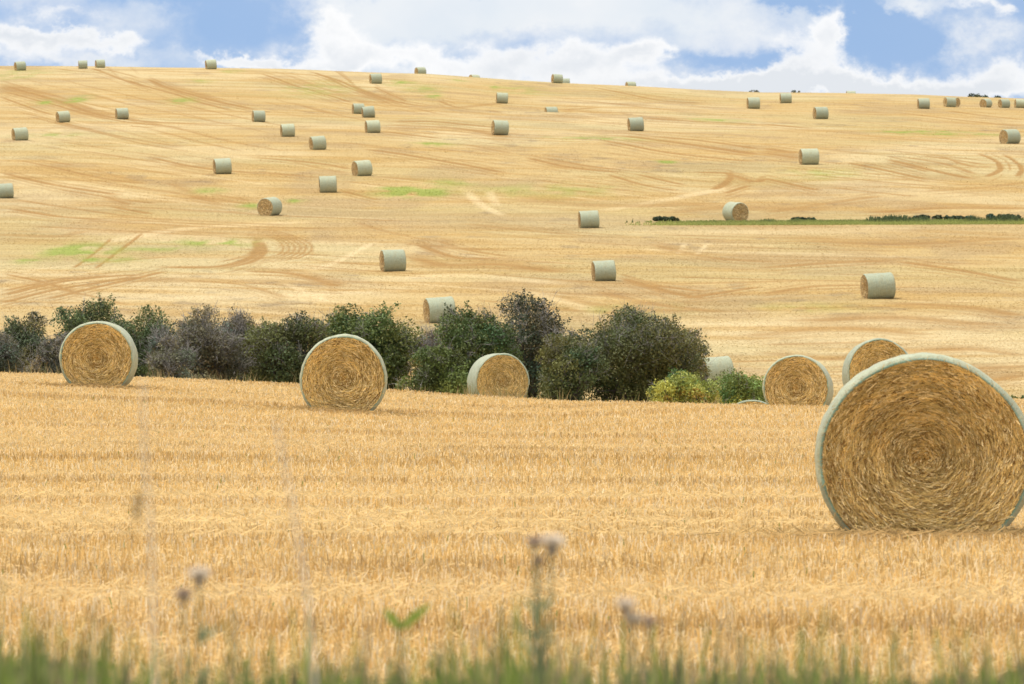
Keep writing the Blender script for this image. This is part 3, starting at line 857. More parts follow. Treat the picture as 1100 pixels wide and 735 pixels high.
def shrub(name, px0, px1, ytop, Y, label, group, leafc, nclump, nleaf, leaf, grey, seed, cat="shrub", depth=None, spire=0.):
    r_ = np.random.default_rng(seed)
    X = ((px0 + px1) / 2 - 550) / FPX * Y; gz = float(H(X, Y)) - .03
    W = (px1 - px0) / FPX * Y / 2 * 1.2; top = ZC + (YH - ytop) / FPX * Y; h = top - gz
    D = depth or W * .9
    root = empty(name, (X, Y, gz)); tag(root, label, cat, group)
    # clump centres: an uneven dome, wider than its foot
    cc = []; cr = []
    rs = math.sqrt(W * h / 2)
    while len(cc) < nclump:
        p = r_.uniform(-1, 1, 3); q = np.hypot(p[0], p[1])
        if q * q + p[2] ** 2 > 1: continue
        rad = math.sqrt(q * q + p[2] ** 2)
        if rad < .35 and r_.random() < .6: continue
        lump = .66 + .56 * float(vn(np.array(math.atan2(p[1], p[0]) * 1.6 + 9), np.array(p[2] * 2 + seed), seed))
        cl = rs * r_.uniform(.24, .42)
        sx = max(W - cl * .5, .1); c = np.array([p[0] * sx * lump, p[1] * D * lump, h * .52 + p[2] * (h * .48 - cl * .55) * min(lump, 1.04)])
        if c[2] < .12: c[2] = .12
        cc.append(c); cr.append(cl)
    cc = np.array(cc); cr = np.array(cr)
    # stems fan from the foot into the clumps
    paths = []; r0 = []; r1 = []; cols = []
    bark = np.array([.105, .088, .078])
    for c in cc[:: max(1, nclump // 26)]:
        b = np.array([r_.normal(0, W * .16), r_.normal(0, .2), -.05]); m = b + (c - b) * .5 + np.array([c[0] * -.10, 0, h * .04]) + r_.normal(0, .06 * rs, 3)
        m2 = b + (c - b) * .8 + r_.normal(0, .05 * rs, 3)
        paths.append([b, (b + m) / 2 + r_.normal(0, .02 * rs, 3), m, m2, c]); r0.append(.012 * h + .012); r1.append(.006 + .001 * h); cols.append(bark * r_.uniform(.8, 1.3))
    shoots = []                                         # leafy shoots that break the outline
    if nleaf > 2000:
        top_c = np.argsort(-(cc[:, 2] + .5 * np.abs(cc[:, 0])))[: max(6, nclump * 2 // 3)]
        for k in range(nclump):
            q = top_c[r_.integers(len(top_c))]; c = cc[q]
            d = np.array([c[0] / max(W, .1) * .9 + r_.normal(0, .35), r_.normal(-.1, .4), .85]); d /= np.linalg.norm(d)
            ln = cr[q] * r_.uniform(1.0, 1.0 + .75 * r_.random())
            e = c + d * ln
            if e[2] > h * 1.07: e[2] = h * r_.uniform(.98, 1.07)
            m = (c + e) / 2 + r_.normal(0, .05 * rs, 3)
            paths.append([c, m, e]); r0.append(.012); r1.append(.004); cols.append(bark)
            f = r_.random(60) ** .7; sp_ = (c + (e - c) * f[:, None]) + r_.normal(0, .075, (60, 3)) * (1.25 - f[:, None]) * (1 + rs * .5); shoots.append((sp_, q))
    V, F, C = tubes(paths, r0, r1, cols, 5)
    mk_obj("trunk", mk_mesh("trunk", V, F, C, True, [M_TWIG]), root)
    # leaves
    pk = cr ** 2 / (cr ** 2).sum(); ci = r_.choice(len(cc), int(nleaf * 2.1), p=pk)
    n = len(ci); v = r_.normal(0, 1, (n, 3)); v[:, 2] = np.where(r_.random(n) < .45, np.abs(v[:, 2]), v[:, 2]); v /= np.linalg.norm(v, axis=1, keepdims=True)
    bump_ = .78 + .5 * vn(np.arctan2(v[:, 1], v[:, 0]) * 2.2 + ci * 3.1, v[:, 2] * 3 + ci * 1.7, seed)      # sprays within each clump
    P = cc[ci] + v * (cr[ci] * bump_ * r_.random(n) ** .30)[:, None] * np.array([1.05, 1.05, .95])
    tone = r_.uniform(.6, 1.55, len(cc))[ci]; lc = np.array(leafc)
    if shoots:
        P = np.concatenate([P] + [a for a, _ in shoots]); ci = np.concatenate([ci] + [np.full(len(a), q) for a, q in shoots]); n = len(P); tone = r_.uniform(.6, 1.55, len(cc))[ci]
    if False:                                           # a few stray shoots above the outline
        k = r_.random(n) < spire; P[k, 2] += r_.random(k.sum()) ** 3 * h * .10
    P[:, 2] = np.maximum(P[:, 2], .03)
    hue = r_.normal(0, .17, (len(cc), 1))[ci]
    col = lc * tone[:, None] * (.85 + .3 * r_.random((n, 1))) * (1 + hue * np.array([1.2, .2, -.5]))
    V, F, C = leaf_quads(P, leaf * 1.0 * (.6 + .8 * r_.random(n)), r_, np.clip(col * 1.2, .008, 1))
    mk_obj("crown", mk_mesh("crown", V, F, C, False, [M_LEAF]), root)
    # bare grey twigs breaking through
    if grey:
        paths = []; r0 = []; r1 = []; cols = []
        hi = cc[cc[:, 2] > h * .42]
        for k in range(int(grey * (1.6 if leafc == GG else .9))):
            c = hi[r_.integers(len(hi))]; s = rs * r_.uniform(.16, .40)
            d = np.array([c[0] / max(W, .1) * .8, c[1] / max(D, .1) * .8 - .3, .75]) + r_.normal(0, .45, 3); d /= np.linalg.norm(d)
            p0 = c + r_.uniform(-.14, .14, 3) * rs; p0[2] = max(p0[2], .05)
            p1 = p0 + d * s * .5 + r_.normal(0, .06 * s, 3); p2 = p1 + (d + r_.normal(0, .35, 3)) * s * .5
            if p2[2] > h * 1.03: p2[2] = h * r_.uniform(.95, 1.03)
            g = np.array([.29, .262, .235]) * r_.uniform(.6, 1.35)
            paths.append([p0, p1, p2]); r0.append(.008); r1.append(.004); cols.append(g)
            for _ in range(3):
                f = r_.random(); q0 = p1 + (p2 - p1) * f; q1 = q0 + (d + r_.normal(0, .6, 3)) * s * .3
                paths.append([q0, (q0 + q1) / 2 + r_.normal(0, .03 * s, 3), q1]); r0.append(.006); r1.append(.003); cols.append(g * r_.uniform(.8, 1.2))
        V, F, C = tubes(paths, r0, r1, cols, 3)
        mk_obj("twigs", mk_mesh("twigs", V, F, C, False, [M_TWIG]), root)
    return root


G1 = (.100, .122, .030); G2 = (.098, .104, .032); GG = (.128, .116, .062); GY = (.215, .245, .056)
HG = "shrubs of the hedge in the hollow"
shrub("shrub", -45, 20, 341, 196, "grey-green shrub cut by the left photo edge at the hedge end", HG, GG, 34, 10000, .085, 320, 201)
shrub("shrub", 4, 62, 333, 205, "olive shrub left of the leftmost near bale, dull yellowish green top", HG, (.085, .09, .035), 36, 12000, .085, 240, 202, spire=.03)
shrub("shrub", 58, 126, 321, 208, "dark green shrub rising behind the leftmost near bale, highest there", HG, G2, 38, 14000, .085, 160, 203, spire=.05)
shrub("shrub", 118, 192, 331, 200, "green shrub with fresh green leaves just right of the leftmost near bale", HG, (.072, .088, .028), 36, 14000, .085, 220, 204, spire=.03)
shrub("shrub", 182, 262, 334, 196, "silvery grey twiggy shrub between the two left near bales", HG, GG, 40, 11000, .08, 750, 205)
shrub("shrub", 236, 305, 331, 203, "grey shrub with bare branch tips standing behind the hedge middle left", HG, GG, 34, 9000, .08, 560, 206)
shrub("shrub", 270, 350, 340, 195, "dark grey-green shrub touching the tall round green bush on its left", HG, G2, 38, 14000, .085, 420, 207)
shrub("shrub", 341, 438, 315, 200, "tall round green bush above the face-on near bale", HG, G1, 46, 21000, .09, 130, 208, spire=.02)
shrub("shrub", 418, 492, 349, 205, "sparse grey thorny shrub in the hedge gap before the half-screened bale", HG, GG, 20, 2600, .075, 620, 209)
shrub("shrub", 440, 502, 366, 192, "low dark green shrub beside the centre near bale's left edge", HG, G1, 28, 8500, .085, 160, 210)
shrub("shrub", 472, 548, 322, 200, "dark green bush with grey twigs behind the centre near bale", HG, G1, 40, 15000, .088, 330, 211, spire=.03)
shrub("shrub", 530, 606, 317, 206, "ragged tall bush with bare grey limbs right of the centre near bale", HG, (.066, .070, .032), 34, 10500, .085, 420, 212, spire=.06)
shrub("shrub", 572, 640, 354, 195, "lower dark shrub filling the dip between the two larger right bushes", HG, G2, 32, 11000, .085, 240, 213)
shrub("shrub", 612, 745, 336, 200, "broadest dark bush of the hedge with a grey twiggy middle, right part", HG, G2, 62, 27000, .09, 620, 214, spire=.02)
shrub("shrub", 718, 760, 352, 206, "loose leafy shoots at the right shoulder of the broadest dark bush", HG, (.066, .07, .03), 20, 4200, .085, 130, 215, spire=.05)
shrub("shrub", 696, 772, 396, 154, "low yellow-green shrub with orange tinged leaves at the right hedge end", HG, GY, 34, 10000, .065, 40, 216, spire=.04)
shrub("shrub", 758, 830, 390, 156, "low bright green shrub directly left of the sunken round bale", HG, (.195, .235, .055), 32, 9500, .065, 30, 217, spire=.04)
shrub("shrub", 1072, 1140, 426, 215, "small bright green bush showing past the right edge of the huge bale", HG, (.11, .14, .038), 20, 4500, .07, 0, 218)

shrub("shrub", 30, 84, 356, 190, "low brown-grey shrub just left of the leftmost near bale, under the olive one", HG, GG, 26, 8000, .08, 420, 219)
shrub("shrub", 158, 206, 349, 190, "low grey brush before the silvery shrub, right of the fresh green one", HG, GG, 24, 6500, .08, 460, 220)
shrub("shrub", -70, -20, 345, 200, "grey-green shrub just outside the left end", HG, GG, 20, 5000, .085, 100, 221) if False else None

shrub("shrub", 84, 160, 341, 213, "olive-green shrub in the second rank behind the leftmost near bale's right shoulder", HG, G2, 26, 8000, .085, 200, 222)
shrub("shrub", 196, 300, 346, 212, "long low grey shrub closing the gaps behind the left middle of the hedge", HG, GG, 34, 11000, .085, 420, 223)
shrub("shrub", -20, 50, 350, 212, "dull green shrub in the second rank at the left end of the hedge", HG, G2, 26, 8000, .085, 200, 224)

# orange leaves on the low yellow-green shrub belong to its crown: tint a few clumps
cr = [o for o in bpy.data.objects if o.name.startswith("crown") and o.parent and "orange tinged" in o.parent.get("label", "")][0]
a = cr.data.color_attributes["tint"]; nV = len(cr.data.vertices)
buf = np.zeros(nV * 4, np.float32); a.data.foreach_get("color", buf); buf = buf.reshape(-1, 4)
co = np.zeros(nV * 3, np.float32); cr.data.vertices.foreach_get("co", co); co = co.reshape(-1, 3)
for cxx, czz, rr_ in ((-.45, 1.02, .12), (-.28, .86, .10), (.30, 1.12, .2), (.55, 1.0, .18), (-.1, 1.2, .15)):
    k = (np.hypot(co[:, 0] - cxx, (co[:, 2] - czz)) < rr_) & (rng.random(nV // 4).repeat(4) < .5)
    buf[k, :3] = np.array([.36, .24, .045])
a.data.foreach_set("color", buf.ravel())

# far trees on the ridge
TG = "far trees beyond the ridge"
for px0, px1, yt, seed, lab in ((1036, 1050, 97.5, 301, "far round tree left in the clump beyond the ridge at right"),
                                (1047, 1056, 97, 302, "far taller tree in the middle of the clump beyond the ridge"),
                                (1056, 1066, 98.5, 303, "far tree at the right end of the clump beyond the ridge"),
                                (1068, 1079, 100.5, 304, "far dark tree standing apart right of the ridge clump")):
    shrub("tree", px0, px1, yt - 4, 1090, lab, TG, (.05, .065, .035), 14, 1500, .38, 0, seed, "tree")
for px0, px1, yt, seed, lab in ((803, 817, 97.2, 305, "tuft of weeds on the skyline above the close trio of bales"),
                                (849, 860, 97.2, 306, "tuft of weeds on the skyline right of the trio's upper bale")):
    shrub("weed_tuft", px0, px1, yt, 955, lab, "weed tufts on the skyline", (.12, .12, .07), 10, 160, .16, 50, seed, "weeds")

# ------------------------------------------------------------------ green strip across the hill
n = 26000
px = 672 + rng.random(n) * 470; f = rng.random(n)
Xs = np.zeros(n); Ysr = np.zeros(n)
cx_ = np.linspace(660, 1150, 50); y_lo = np.array([ray(p, 242.6 - max(0, p - 660) * .003, 240)[1] for p in cx_]); y_hi = np.array([ray(p, 239.0 - max(0, p - 660) * .004, 240)[1] for p in cx_])
Y = np.interp(px, cx_, y_lo) * (1 - f) + np.interp(px, cx_, y_hi) * f; X = (px - 550) / FPX * Y
keep = rng.random(n) < (sst(676, 800, px) * .97 + .03) * np.where(f > .5, .6 + .8 * sst(.35, .65, vn(px / 22, px * 0, 33)), 1)
X, Y, f, px = X[keep], Y[keep], f[keep], px[keep]; n = len(X)
tall = sst(.45, .95, f) * (.25 + 1.1 * sst(.4, .75, fbm(px / 24, px * 0, 33, 2)))
h = .06 + .40 * tall * rng.random(n) + .1 * rng.random(n)
c = np.array([.36, .38, .11]) * (.75 + .5 * rng.random((n, 1))); dkg = np.array([.11, .14, .06]) * (.7 + .6 * rng.random((n, 1)))
c = c + (dkg - c) * np.clip(tall * 1.3, 0, 1)[:, None]
V, F, C = blades(X, Y, H(X, Y) - .02, h, .10 + .1 * rng.random(n), np.full(n, .03), rng.normal(0, .7, n), .5 * rng.random(n), rng.random(n) * 6.283, c)
o = mk_obj("grass_strip", mk_mesh("grass_strip", V, F, C, False, [M_GRASS]))
tag(o, "narrow strip of green grass crossing the right hillside", "grass", kind="stuff")
for k, (a, b, yt, lab) in enumerate(((700, 730, 233.5, "low dark shrub at the left tip of the green strip"), (846, 872, 234, "low shrub on the green strip below the lone right hillside bale"),
                                     (944, 966, 233.2, "low shrub on the green strip left of the darkest pair"), (978, 1012, 231.8, "wide low dark shrub on the green strip, left of the darkest pair's gap"),
                                     (1012, 1046, 232.6, "low shrub on the green strip between two wider dark shrubs"), (1056, 1102, 230.8, "rightmost low dark shrub of the green strip at the photo edge"))):
    Yb = ray((a + b) / 2, 239.5 - ((a + b) / 2 - 660) * .004, 240)[1]
    shrub("low_shrub", a, b, yt, Yb + 2, lab, "low shrubs on the green strip", (.055, .075, .038), 16, 1500, .16, 0, 320 + k, depth=.7)

# dry grass at the foot of the hedge
n = 9000
X = rng.uniform(-16, 14, n); yc = Yc_(X) + 16 + rng.random(n) * 34; Y = yc
dens = sst(.45, .7, fbm(X / 1.1, Y / 8, 95, 2)); keep = rng.random(n) < dens * (1 - sst(5.0, 6, X)); X, Y = X[keep], Y[keep]; n = len(X)
h = .16 + .34 * rng.random(n)
mixg = rng.random((n, 1)) < .35
c = np.where(mixg, np.array([.16, .17, .06]), np.array([.36, .27, .13])) * (.6 + .7 * rng.random((n, 1)))
V, F, C = blades(X, Y, H(X, Y) - .02, h, np.full(n, .014), np.full(n, .004), rng.normal(0, .7, n), .5 * rng.random(n), rng.random(n) * 6.283, c, True)
o = mk_obj("dry_grass", mk_mesh("dry_grass", V, F, C, False, [M_GRASS]))
tag(o, "tan dry grass growing along the foot of the hedge", "grass", kind="stuff")

# ------------------------------------------------------------------ verge grass close to the camera
n = 15000
Y = rng.uniform(7.2, 11.5, n); X = (rng.random(n) * 2 - 1) * (Y * .095 + 1.2)
d = fbm(X * 6 + 5, Y * .5, 97, 3)
keep = rng.random(n) < .30 + .8 * sst(.35, .65, d); X, Y, d = X[keep], Y[keep], d[keep]; n = len(X)
hz = ZC - .0622 * Y + np.where(rng.random(n) < .6, -.01, .018 * rng.normal(0, 1, n)) + .12 * (d - .5) + .003 + .11 * rng.random(n) ** 9
g0 = H(X, Y); h = np.maximum(hz - g0, .25)
t = rng.random((n, 1))
c = np.where(t < .50, np.array([.25, .31, .06]), np.where(t < .72, np.array([.24, .25, .10]), np.where(t < .9, np.array([.42, .31, .17]), np.array([.08, .10, .04])))) * (.55 + .75 * rng.random((n, 1)))
V, F, C = blades(X, Y, g0, h, (.007 + .006 * rng.random(n)), np.full(n, .003), rng.normal(0, .8, n), .22 * rng.random(n), rng.random(n) * 6.283, c, True)
o = mk_obj("verge_grass", mk_mesh("verge_grass", V, F, C, False, [M_GRASS]))
tag(o, "blurred tall green and dry grass along the bottom edge, close to the camera", "grass", kind="stuff")


def pxz(px, py, Y): return np.array([(px - 550) / FPX * Y, Y, ZC + (YH - py) / FPX * Y])


def lance(p0, d, ln, w, sag, col, r_, k=6):
    """one bent leaf as a strip"""
    d = np.array(d, float); d /= np.linalg.norm(d); sd = np.cross(d, [0, 1, .2]); sd /= np.linalg.norm(sd) + 1e-9
    V = []
    for i in range(k + 1):
        f = i / k; p = np.array(p0) + d * ln * f + np.array([0, 0, -sag * ln * f * f])
        ww = w * (math.sin(math.pi * min(f * .92 + .08, 1)) ** .7) * (1 + .25 * (i % 2)) + .0006
        V += [p - sd * ww / 2, p + sd * ww / 2]
    F = [[2 * i, 2 * i + 1, 2 * i + 3, 2 * i + 2] for i in range(k)]
    return np.array(V), np.array(F), np.tile(col, (len(V), 1))


def thistle(heads, Y, foot_px, label, seed, leafy=10):
    r_ = np.random.default_rng(seed)
    X0 = (foot_px - 550) / FPX * Y; g = float(H(X0, Y)); org = np.array([X0, Y, g])
    root = empty("thistle", tuple(org)); tag(root, label, "wildflower", "thistles gone to seed at the verge")
    hs = [pxz(x, y, Y) - org for x, y, k, s in heads]
    main = max(hs, key=lambda p: p[2])
    mid = main * np.array([.35, .35, .55]); fork = main * np.array([.8, .8, .78])
    paths = [[np.zeros(3), mid * .5 + r_.normal(0, .01, 3), mid, fork, main]]; r0 = [.0036]; r1 = [.0018]; cols = [np.array([.30, .32, .17])]
    for p in hs:
        if p is main: continue
        b = mid + (fork - mid) * r_.random(); paths.append([b, (b + p) / 2 + np.array([(p - b)[0] * .2, 0, -.02]), p]); r0.append(.003); r1.append(.002); cols.append(np.array([.30, .31, .17]))
    V, F, C = tubes(paths, r0, r1, cols, 6); mk_obj("stem", mk_mesh("stem", V, F, C, True, [M_GRASS]), root)
    for k in range(leafy):
        f = r_.uniform(.35, .92); p = main * f if f > .6 else mid * (f / .6) + 0
        a = r_.random() * 6.283
        V, F, C = lance(p, (math.cos(a), math.sin(a) * .6, 1.1), r_.uniform(.04, .075) * (1.3 - f * .6), .0065, .2, np.array([.30, .34, .17]) * r_.uniform(.8, 1.2), r_)
        mk_obj("leaf", mk_mesh("leaf", V, F, C, True, [M_GRASS]), root)
    for p, (x, y, kind, s) in zip(hs, heads):
        # bracts: a small egg of overlapping scales, then the down
        th = np.linspace(0, 6.283, 10, endpoint=False); zz = np.linspace(-1, 1, 7)
        V = np.array([p + s * np.array([.62 * math.sqrt(max(1 - z * z, .02)) * math.cos(t) * (1 + .12 * ((i + j) % 2)), .62 * math.sqrt(max(1 - z * z, .02)) * math.sin(t) * (1 + .12 * ((i + j) % 2)), z * .8 - .5]) for j, z in enumerate(zz) for i, t in enumerate(th)])
        i = np.arange(70).reshape(7, 10); j = np.roll(i, -1, 1)
        F = np.stack([i[:-1], j[:-1], j[1:], i[1:]], -1).reshape(-1, 4)
        hd = mk_obj("flower_head", mk_mesh("flower_head", V, F, np.tile(np.array([.60, .47, .36]), (70, 1)), True, [M_GRASS]), root)
        nn = 300; v = r_.normal(0, 1, (nn, 3)); v[:, 2] = np.abs(v[:, 2]) * .9 + .1; v /= np.linalg.norm(v, axis=1, keepdims=True)
        c = (np.array([.95, .84, .70]) if kind == "w" else np.array([.66, .52, .42]))
        b0 = p + np.array([0, 0, s * .1]); tip = b0 + v * s * np.array([1.5, 1.5, 1.15]) * r_.uniform(.8, 1.1, (nn, 1))
        sd = np.cross(v, r_.normal(0, 1, (nn, 3))); sd /= np.linalg.norm(sd, axis=1, keepdims=True)
        V = np.stack([b0 - sd * .0006, b0 + sd * .0006, tip + sd * .0022, tip - sd * .0022], 1).reshape(-1, 3)
        mk_obj("seed_down", mk_mesh("seed_down", V, np.arange(nn * 4).reshape(-1, 4), np.repeat(c * r_.uniform(.8, 1.15, (nn, 1)), 4, axis=0), False, [M_GRASS]), hd)
    return root


thistle([(593, 586, "w", .0130), (574, 584, "d", .0085), (579, 603, "d", .006)], 8, 585, "tall thistle with a fluffy white head, blurred, in front of the middle of the field", 401, 26)
thistle([(214, 620, "w", .0115), (197, 641, "d", .009)], 8, 200, "thistle with one pale and one brown head near the left bottom", 402, 12)
thistle([(672, 652, "w", .0100), (681, 666, "w", .0085), (697, 669, "d", .008)], 8, 684, "shorter branching thistle with several small faded heads, right of the tall one", 403, 12)


def stalk(name, pts, Y, r, col, label, head=None, seed=0, group="thin dry stalks close to the lens"):
    P = np.array([pxz(x, y, Y) for x, y in pts]); g = float(H(P[0, 0], Y)); org = np.array([P[0, 0], Y, g])
    root = empty(name, tuple(org)); tag(root, label, "dry stalk", group)
    P = np.vstack([[0, 0, 0], P - org])
    V, F, C = tubes([P], [r], [r * .6], [np.array(col)], 6); mk_obj("stem", mk_mesh("stem", V, F, C, True, [M_GRASS]), root)
    if head:
        r_ = np.random.default_rng(seed); n = 26
        f = r_.random(n); p = P[-1] + np.stack([r_.normal(0, .004, n), r_.normal(0, .004, n), -f * head], -1)
        V, F, C = leaf_quads(p, np.full(n, .012), r_, np.array(col) * r_.uniform(.8, 1.1, (n, 1)))
        mk_obj("seed_head", mk_mesh("seed_head", V, F, C, False, [M_GRASS]), root)


stalk("grass_stalk", [(166, 730), (162, 560), (155, 480), (153, 408)], 7, .0023, (.80, .70, .58), "faint pale blurred stalk at left, straight up below the leftmost near bale")
stalk("grass_stalk", [(338, 730), (330, 640), (314, 540), (296, 452)], 7, .0027, (.82, .70, .58), "faint pale blurred stalk leaning left, below the face-on near bale")
stalk("grass_stalk", [(128, 730), (136, 600), (148, 528)], 8.5, .0010, (.42, .27, .12), "faint brown blurred seed stalk beside the left pale stalk", .045, 3)

# the two broad green blades
org = pxz(430, 668, 9.5); g = float(H(org[0], 9.5)); root = empty("wild_grass", (org[0], 9.5, g)); tag(root, "green plant opening two broad blades in a V above the verge grass", "grass plant")
r_ = np.random.default_rng(9)
top = np.array([0, 0, org[2] - g])
V, F, C = tubes([[np.zeros(3), top * .5 + np.array([.004, 0, 0]), top]], [.004], [.0025], [np.array([.24, .27, .08])], 6); mk_obj("stem", mk_mesh("stem", V, F, C, True, [M_GRASS]), root)
for d, ln in (((.9, 0, .8), .068), ((-.75, 0, 1.0), .045)):
    V, F, C = lance(top - np.array([0, 0, .012]), d, ln, .013, .05, np.array([.33, .42, .07]), r_); mk_obj("leaf", mk_mesh("leaf", V, F, C, True, [M_GRASS]), root)

# ------------------------------------------------------------------ light and sky
SUN_AZ, SUN_EL = math.radians(-98), math.radians(67)       # bearing from the view direction (left), height
sd = Vector((math.sin(SUN_AZ) * math.cos(SUN_EL), math.cos(SUN_AZ) * math.cos(SUN_EL), math.sin(SUN_EL)))
sl = bpy.data.lights.new("sun", "SUN"); sl.energy = 1.5; sl.angle = math.radians(12); sl.color = (1, .955, .88)
so = link(bpy.data.objects.new("sun", sl)); so.rotation_euler = (-sd).to_track_quat("-Z", "Y").to_euler()

w = bpy.data.worlds.new("World"); scene.world = w; w.use_nodes = True
nt = w.node_tree; nt.nodes.clear()
tc = N(nt, "ShaderNodeTexCoord").outputs["Generated"]
lift = N(nt, "ShaderNodeVectorMath", operation="ADD"); L(nt, tc, lift.inputs[0]); lift.inputs[1].default_value = (0, 0, .34)
nm = N(nt, "ShaderNodeVectorMath", operation="NORMALIZE"); L(nt, lift.outputs[0], nm.inputs[0])
sky = N(nt, "ShaderNodeTexSky"); sky.sky_type = "NISHITA"; sky.sun_disc = False; sky.sun_elevation = SUN_EL; sky.sun_rotation = SUN_AZ
sky.air_density = 1.3; sky.dust_density = .4; sky.ozone_density = 4.5
L(nt, nm.outputs[0], sky.inputs[0])
sp = N(nt, "ShaderNodeSeparateXYZ"); L(nt, tc, sp.inputs[0])
cb0 = N(nt, "ShaderNodeMapping"); cb0.inputs["Scale"].default_value = (1, 1, 1.3); L(nt, tc, cb0.inputs[0])
wn = N(nt, "ShaderNodeTexNoise"); wn.inputs["Scale"].default_value = 62; wn.inputs["Detail"].default_value = 9; wn.inputs["Roughness"].default_value = .62; L(nt, cb0.outputs[0], wn.inputs["Vector"])
ws = N(nt, "ShaderNodeSeparateColor"); L(nt, wn.outputs["Color"], ws.inputs[0])
sx0, sz0 = sp.outputs[0], sp.outputs[2]
sx = math_(nt, "ADD", sx0, math_(nt, "MULTIPLY", math_(nt, "SUBTRACT", ws.outputs[0], .5), .030))      # billows bend the cloud masses
sz = math_(nt, "ADD", sz0, math_(nt, "MULTIPLY", math_(nt, "SUBTRACT", ws.outputs[1], .5), .017))
# heaped cloud noise, by direction
cb = N(nt, "ShaderNodeMapping"); cb.inputs["Scale"].default_value = (1, 1, 1.35); L(nt, tc, cb.inputs[0])
n1 = noise(nt, cb.outputs[0], 78, 8, .6)
n2 = noise(nt, cb.outputs[0], 30, 5, .5)


def blob(px, py, rx, ry, s):
    a = math_(nt, "MULTIPLY", math_(nt, "SUBTRACT", sx, (px - 550) / FPX), FPX / rx)
    b = math_(nt, "MULTIPLY", math_(nt, "SUBTRACT", sz, (YH - py) / FPX), FPX / ry)
    q = math_(nt, "ADD", math_(nt, "MULTIPLY", a, a), math_(nt, "MULTIPLY", b, b))
    return math_(nt, "MULTIPLY", math_(nt, "POWER", 2.71828, math_(nt, "MULTIPLY", q, -1.)), s)


def total(lst):
    t = None
    for b in lst:
        v = blob(*b); t = v if t is None else math_(nt, "ADD", t, v)
    return t


n3 = noise(nt, cb.outputs[0], 120, 8, .62)
sheet_m = total([(600, 6, 330, 26, 1.), (440, 25, 130, 34, .9), (985, 4, 80, 10, .55), (100, 36, 130, 26, .42), (1052, 42, 46, 20, .75), (30, 6, 60, 14, .4), (740, 45, 130, 22, .55), (1000, 95, 200, 22, .6), (500, 90, 400, 24, .6), (80, 74, 120, 10, .5)])
sheet_m = math_(nt, "SUBTRACT", sheet_m, total([(268, 26, 56, 28, .55), (200, 2, 100, 12, .4), (872, 0, 34, 10, 1.2), (950, 42, 56, 30, .7), (925, 14, 40, 16, .5), (788, 66, 52, 13, .55)]))
sheet_m = math_(nt, "ADD", sheet_m, math_(nt, "MULTIPLY", math_(nt, "SUBTRACT", n1, .5), 1.1))
sheet_m = math_(nt, "ADD", sheet_m, math_(nt, "MULTIPLY", math_(nt, "MAXIMUM", math_(nt, "SUBTRACT", math_(nt, "ABSOLUTE", sz), .08), 0.), 8.), False)   # overcast higher up
sheet_m = mapr(nt, sheet_m, -.1, .95, .13, 1, True)
CL = 0.50
sheet_c = mixc(nt, mapr(nt, n2, .35, .65, 0, 1), (.79 * CL, .855 * CL, .925 * CL), (.96 * CL, .965 * CL, .97 * CL))
cum = total([(800, 98, 170, 13, .8), (960, 94, 110, 13, .8), (330, 74, 60, 8, .6), (650, 62, 62, 22, 1.), (560, 78, 80, 18, .9), (450, 66, 95, 20, .95), (372, 50, 40, 26, .95), (350, 20, 26, 16, .7), (850, 72, 46, 32, 1.), (886, 34, 26, 24, .95), (770, 100, 140, 14, .9), (705, 55, 36, 14, .8), (1062, 84, 56, 24, 1.),
             (1000, 102, 80, 10, .8), (70, 52, 90, 9, .8), (20, 62, 50, 14, .9), (130, 60, 50, 9, .65), (60, 30, 70, 9, .55), (262, 72, 44, 7, .9), (1085, 14, 24, 9, .8), (1040, 12, 30, 7, .4)])
cum = math_(nt, "ADD", cum, math_(nt, "MULTIPLY", math_(nt, "SUBTRACT", n1, .5), 1.2))
cum = math_(nt, "ADD", cum, math_(nt, "MULTIPLY", math_(nt, "SUBTRACT", n3, .5), 1.0))
cum = math_(nt, "SUBTRACT", cum, total([(788, 66, 46, 12, .75), (955, 40, 50, 30, .5)]))
cum_m = mapr(nt, cum, .14, .94, 0, .95, True)
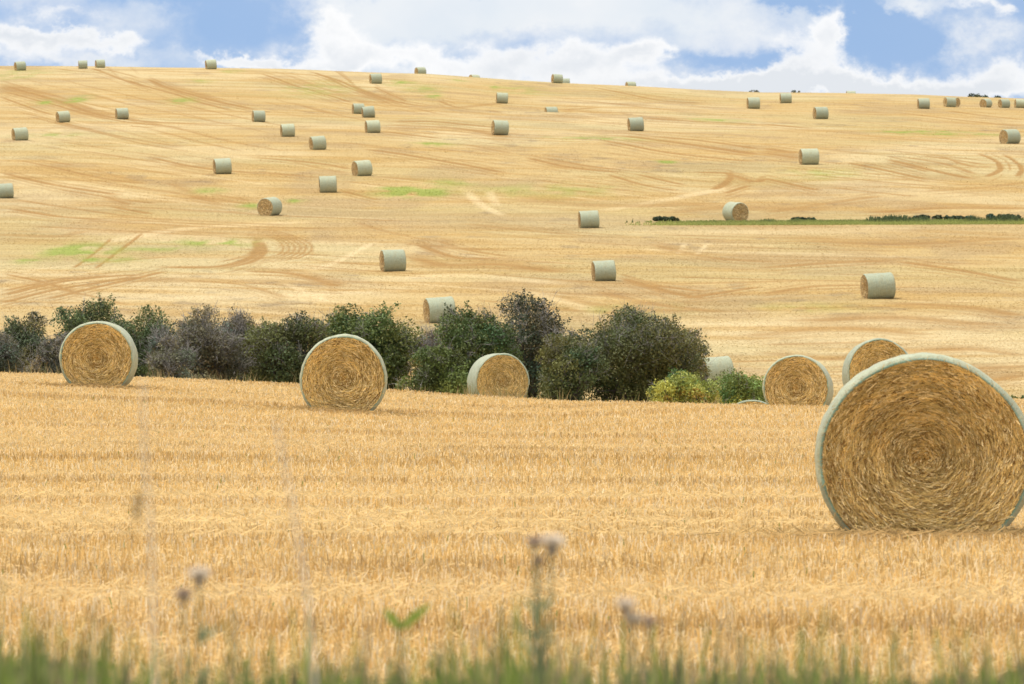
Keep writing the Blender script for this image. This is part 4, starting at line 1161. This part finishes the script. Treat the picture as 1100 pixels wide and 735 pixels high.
cum_c = mixc(nt, mapr(nt, math_(nt, "ADD", cum, math_(nt, "MULTIPLY", math_(nt, "SUBTRACT", n2, .5), 1.6)), .75, 1.5, 0, 1), (1.03 * CL, 1.03 * CL, 1.03 * CL), (.80 * CL, .835 * CL, .88 * CL))
cloud = mixc(nt, cum_m, sheet_c, cum_c)
up = math_(nt, "ADD", .97, math_(nt, "MULTIPLY", math_(nt, "MAXIMUM", sz, 0.), .95))
cc = N(nt, "ShaderNodeCombineColor")
for i in range(3): L(nt, up, cc.inputs[i])
cloud = mixc(nt, 1., cloud, cc.outputs[0], "MULTIPLY")
gap = math_(nt, "MULTIPLY", math_(nt, "SUBTRACT", 1., sheet_m), math_(nt, "SUBTRACT", 1., cum_m))
bg1 = N(nt, "ShaderNodeBackground"); L(nt, sky.outputs[0], bg1.inputs[0]); bg1.inputs[1].default_value = .084
bg2 = N(nt, "ShaderNodeBackground"); L(nt, cloud, bg2.inputs[0]); bg2.inputs[1].default_value = 1.
ms = N(nt, "ShaderNodeMixShader"); L(nt, gap, ms.inputs[0]); L(nt, bg2.outputs[0], ms.inputs[1]); L(nt, bg1.outputs[0], ms.inputs[2])
wo = N(nt, "ShaderNodeOutputWorld"); L(nt, ms.outputs[0], wo.inputs[0])

# ------------------------------------------------------------------ camera and output
cam = bpy.data.cameras.new("camera"); cam.lens = 200; cam.sensor_width = 36; cam.sensor_fit = "HORIZONTAL"
cam.clip_start = .1; cam.clip_end = 6000
cam.dof.use_dof = True; cam.dof.focus_distance = 92; cam.dof.aperture_fstop = 11.0
co_ = link(bpy.data.objects.new("camera", cam)); co_.location = (0, 0, ZC)
co_.rotation_euler = (math.radians(90) - math.atan((367.5 - YH) / FPX), 0, 0)
scene.camera = co_
vs = scene.view_settings
vs.view_transform = "Standard"; vs.look = "None"; vs.gamma = 1; vs.exposure = .95; vs.use_curve_mapping = False
scene.cycles.max_bounces = 6; scene.cycles.diffuse_bounces = 3; scene.cycles.transparent_max_bounces = 8
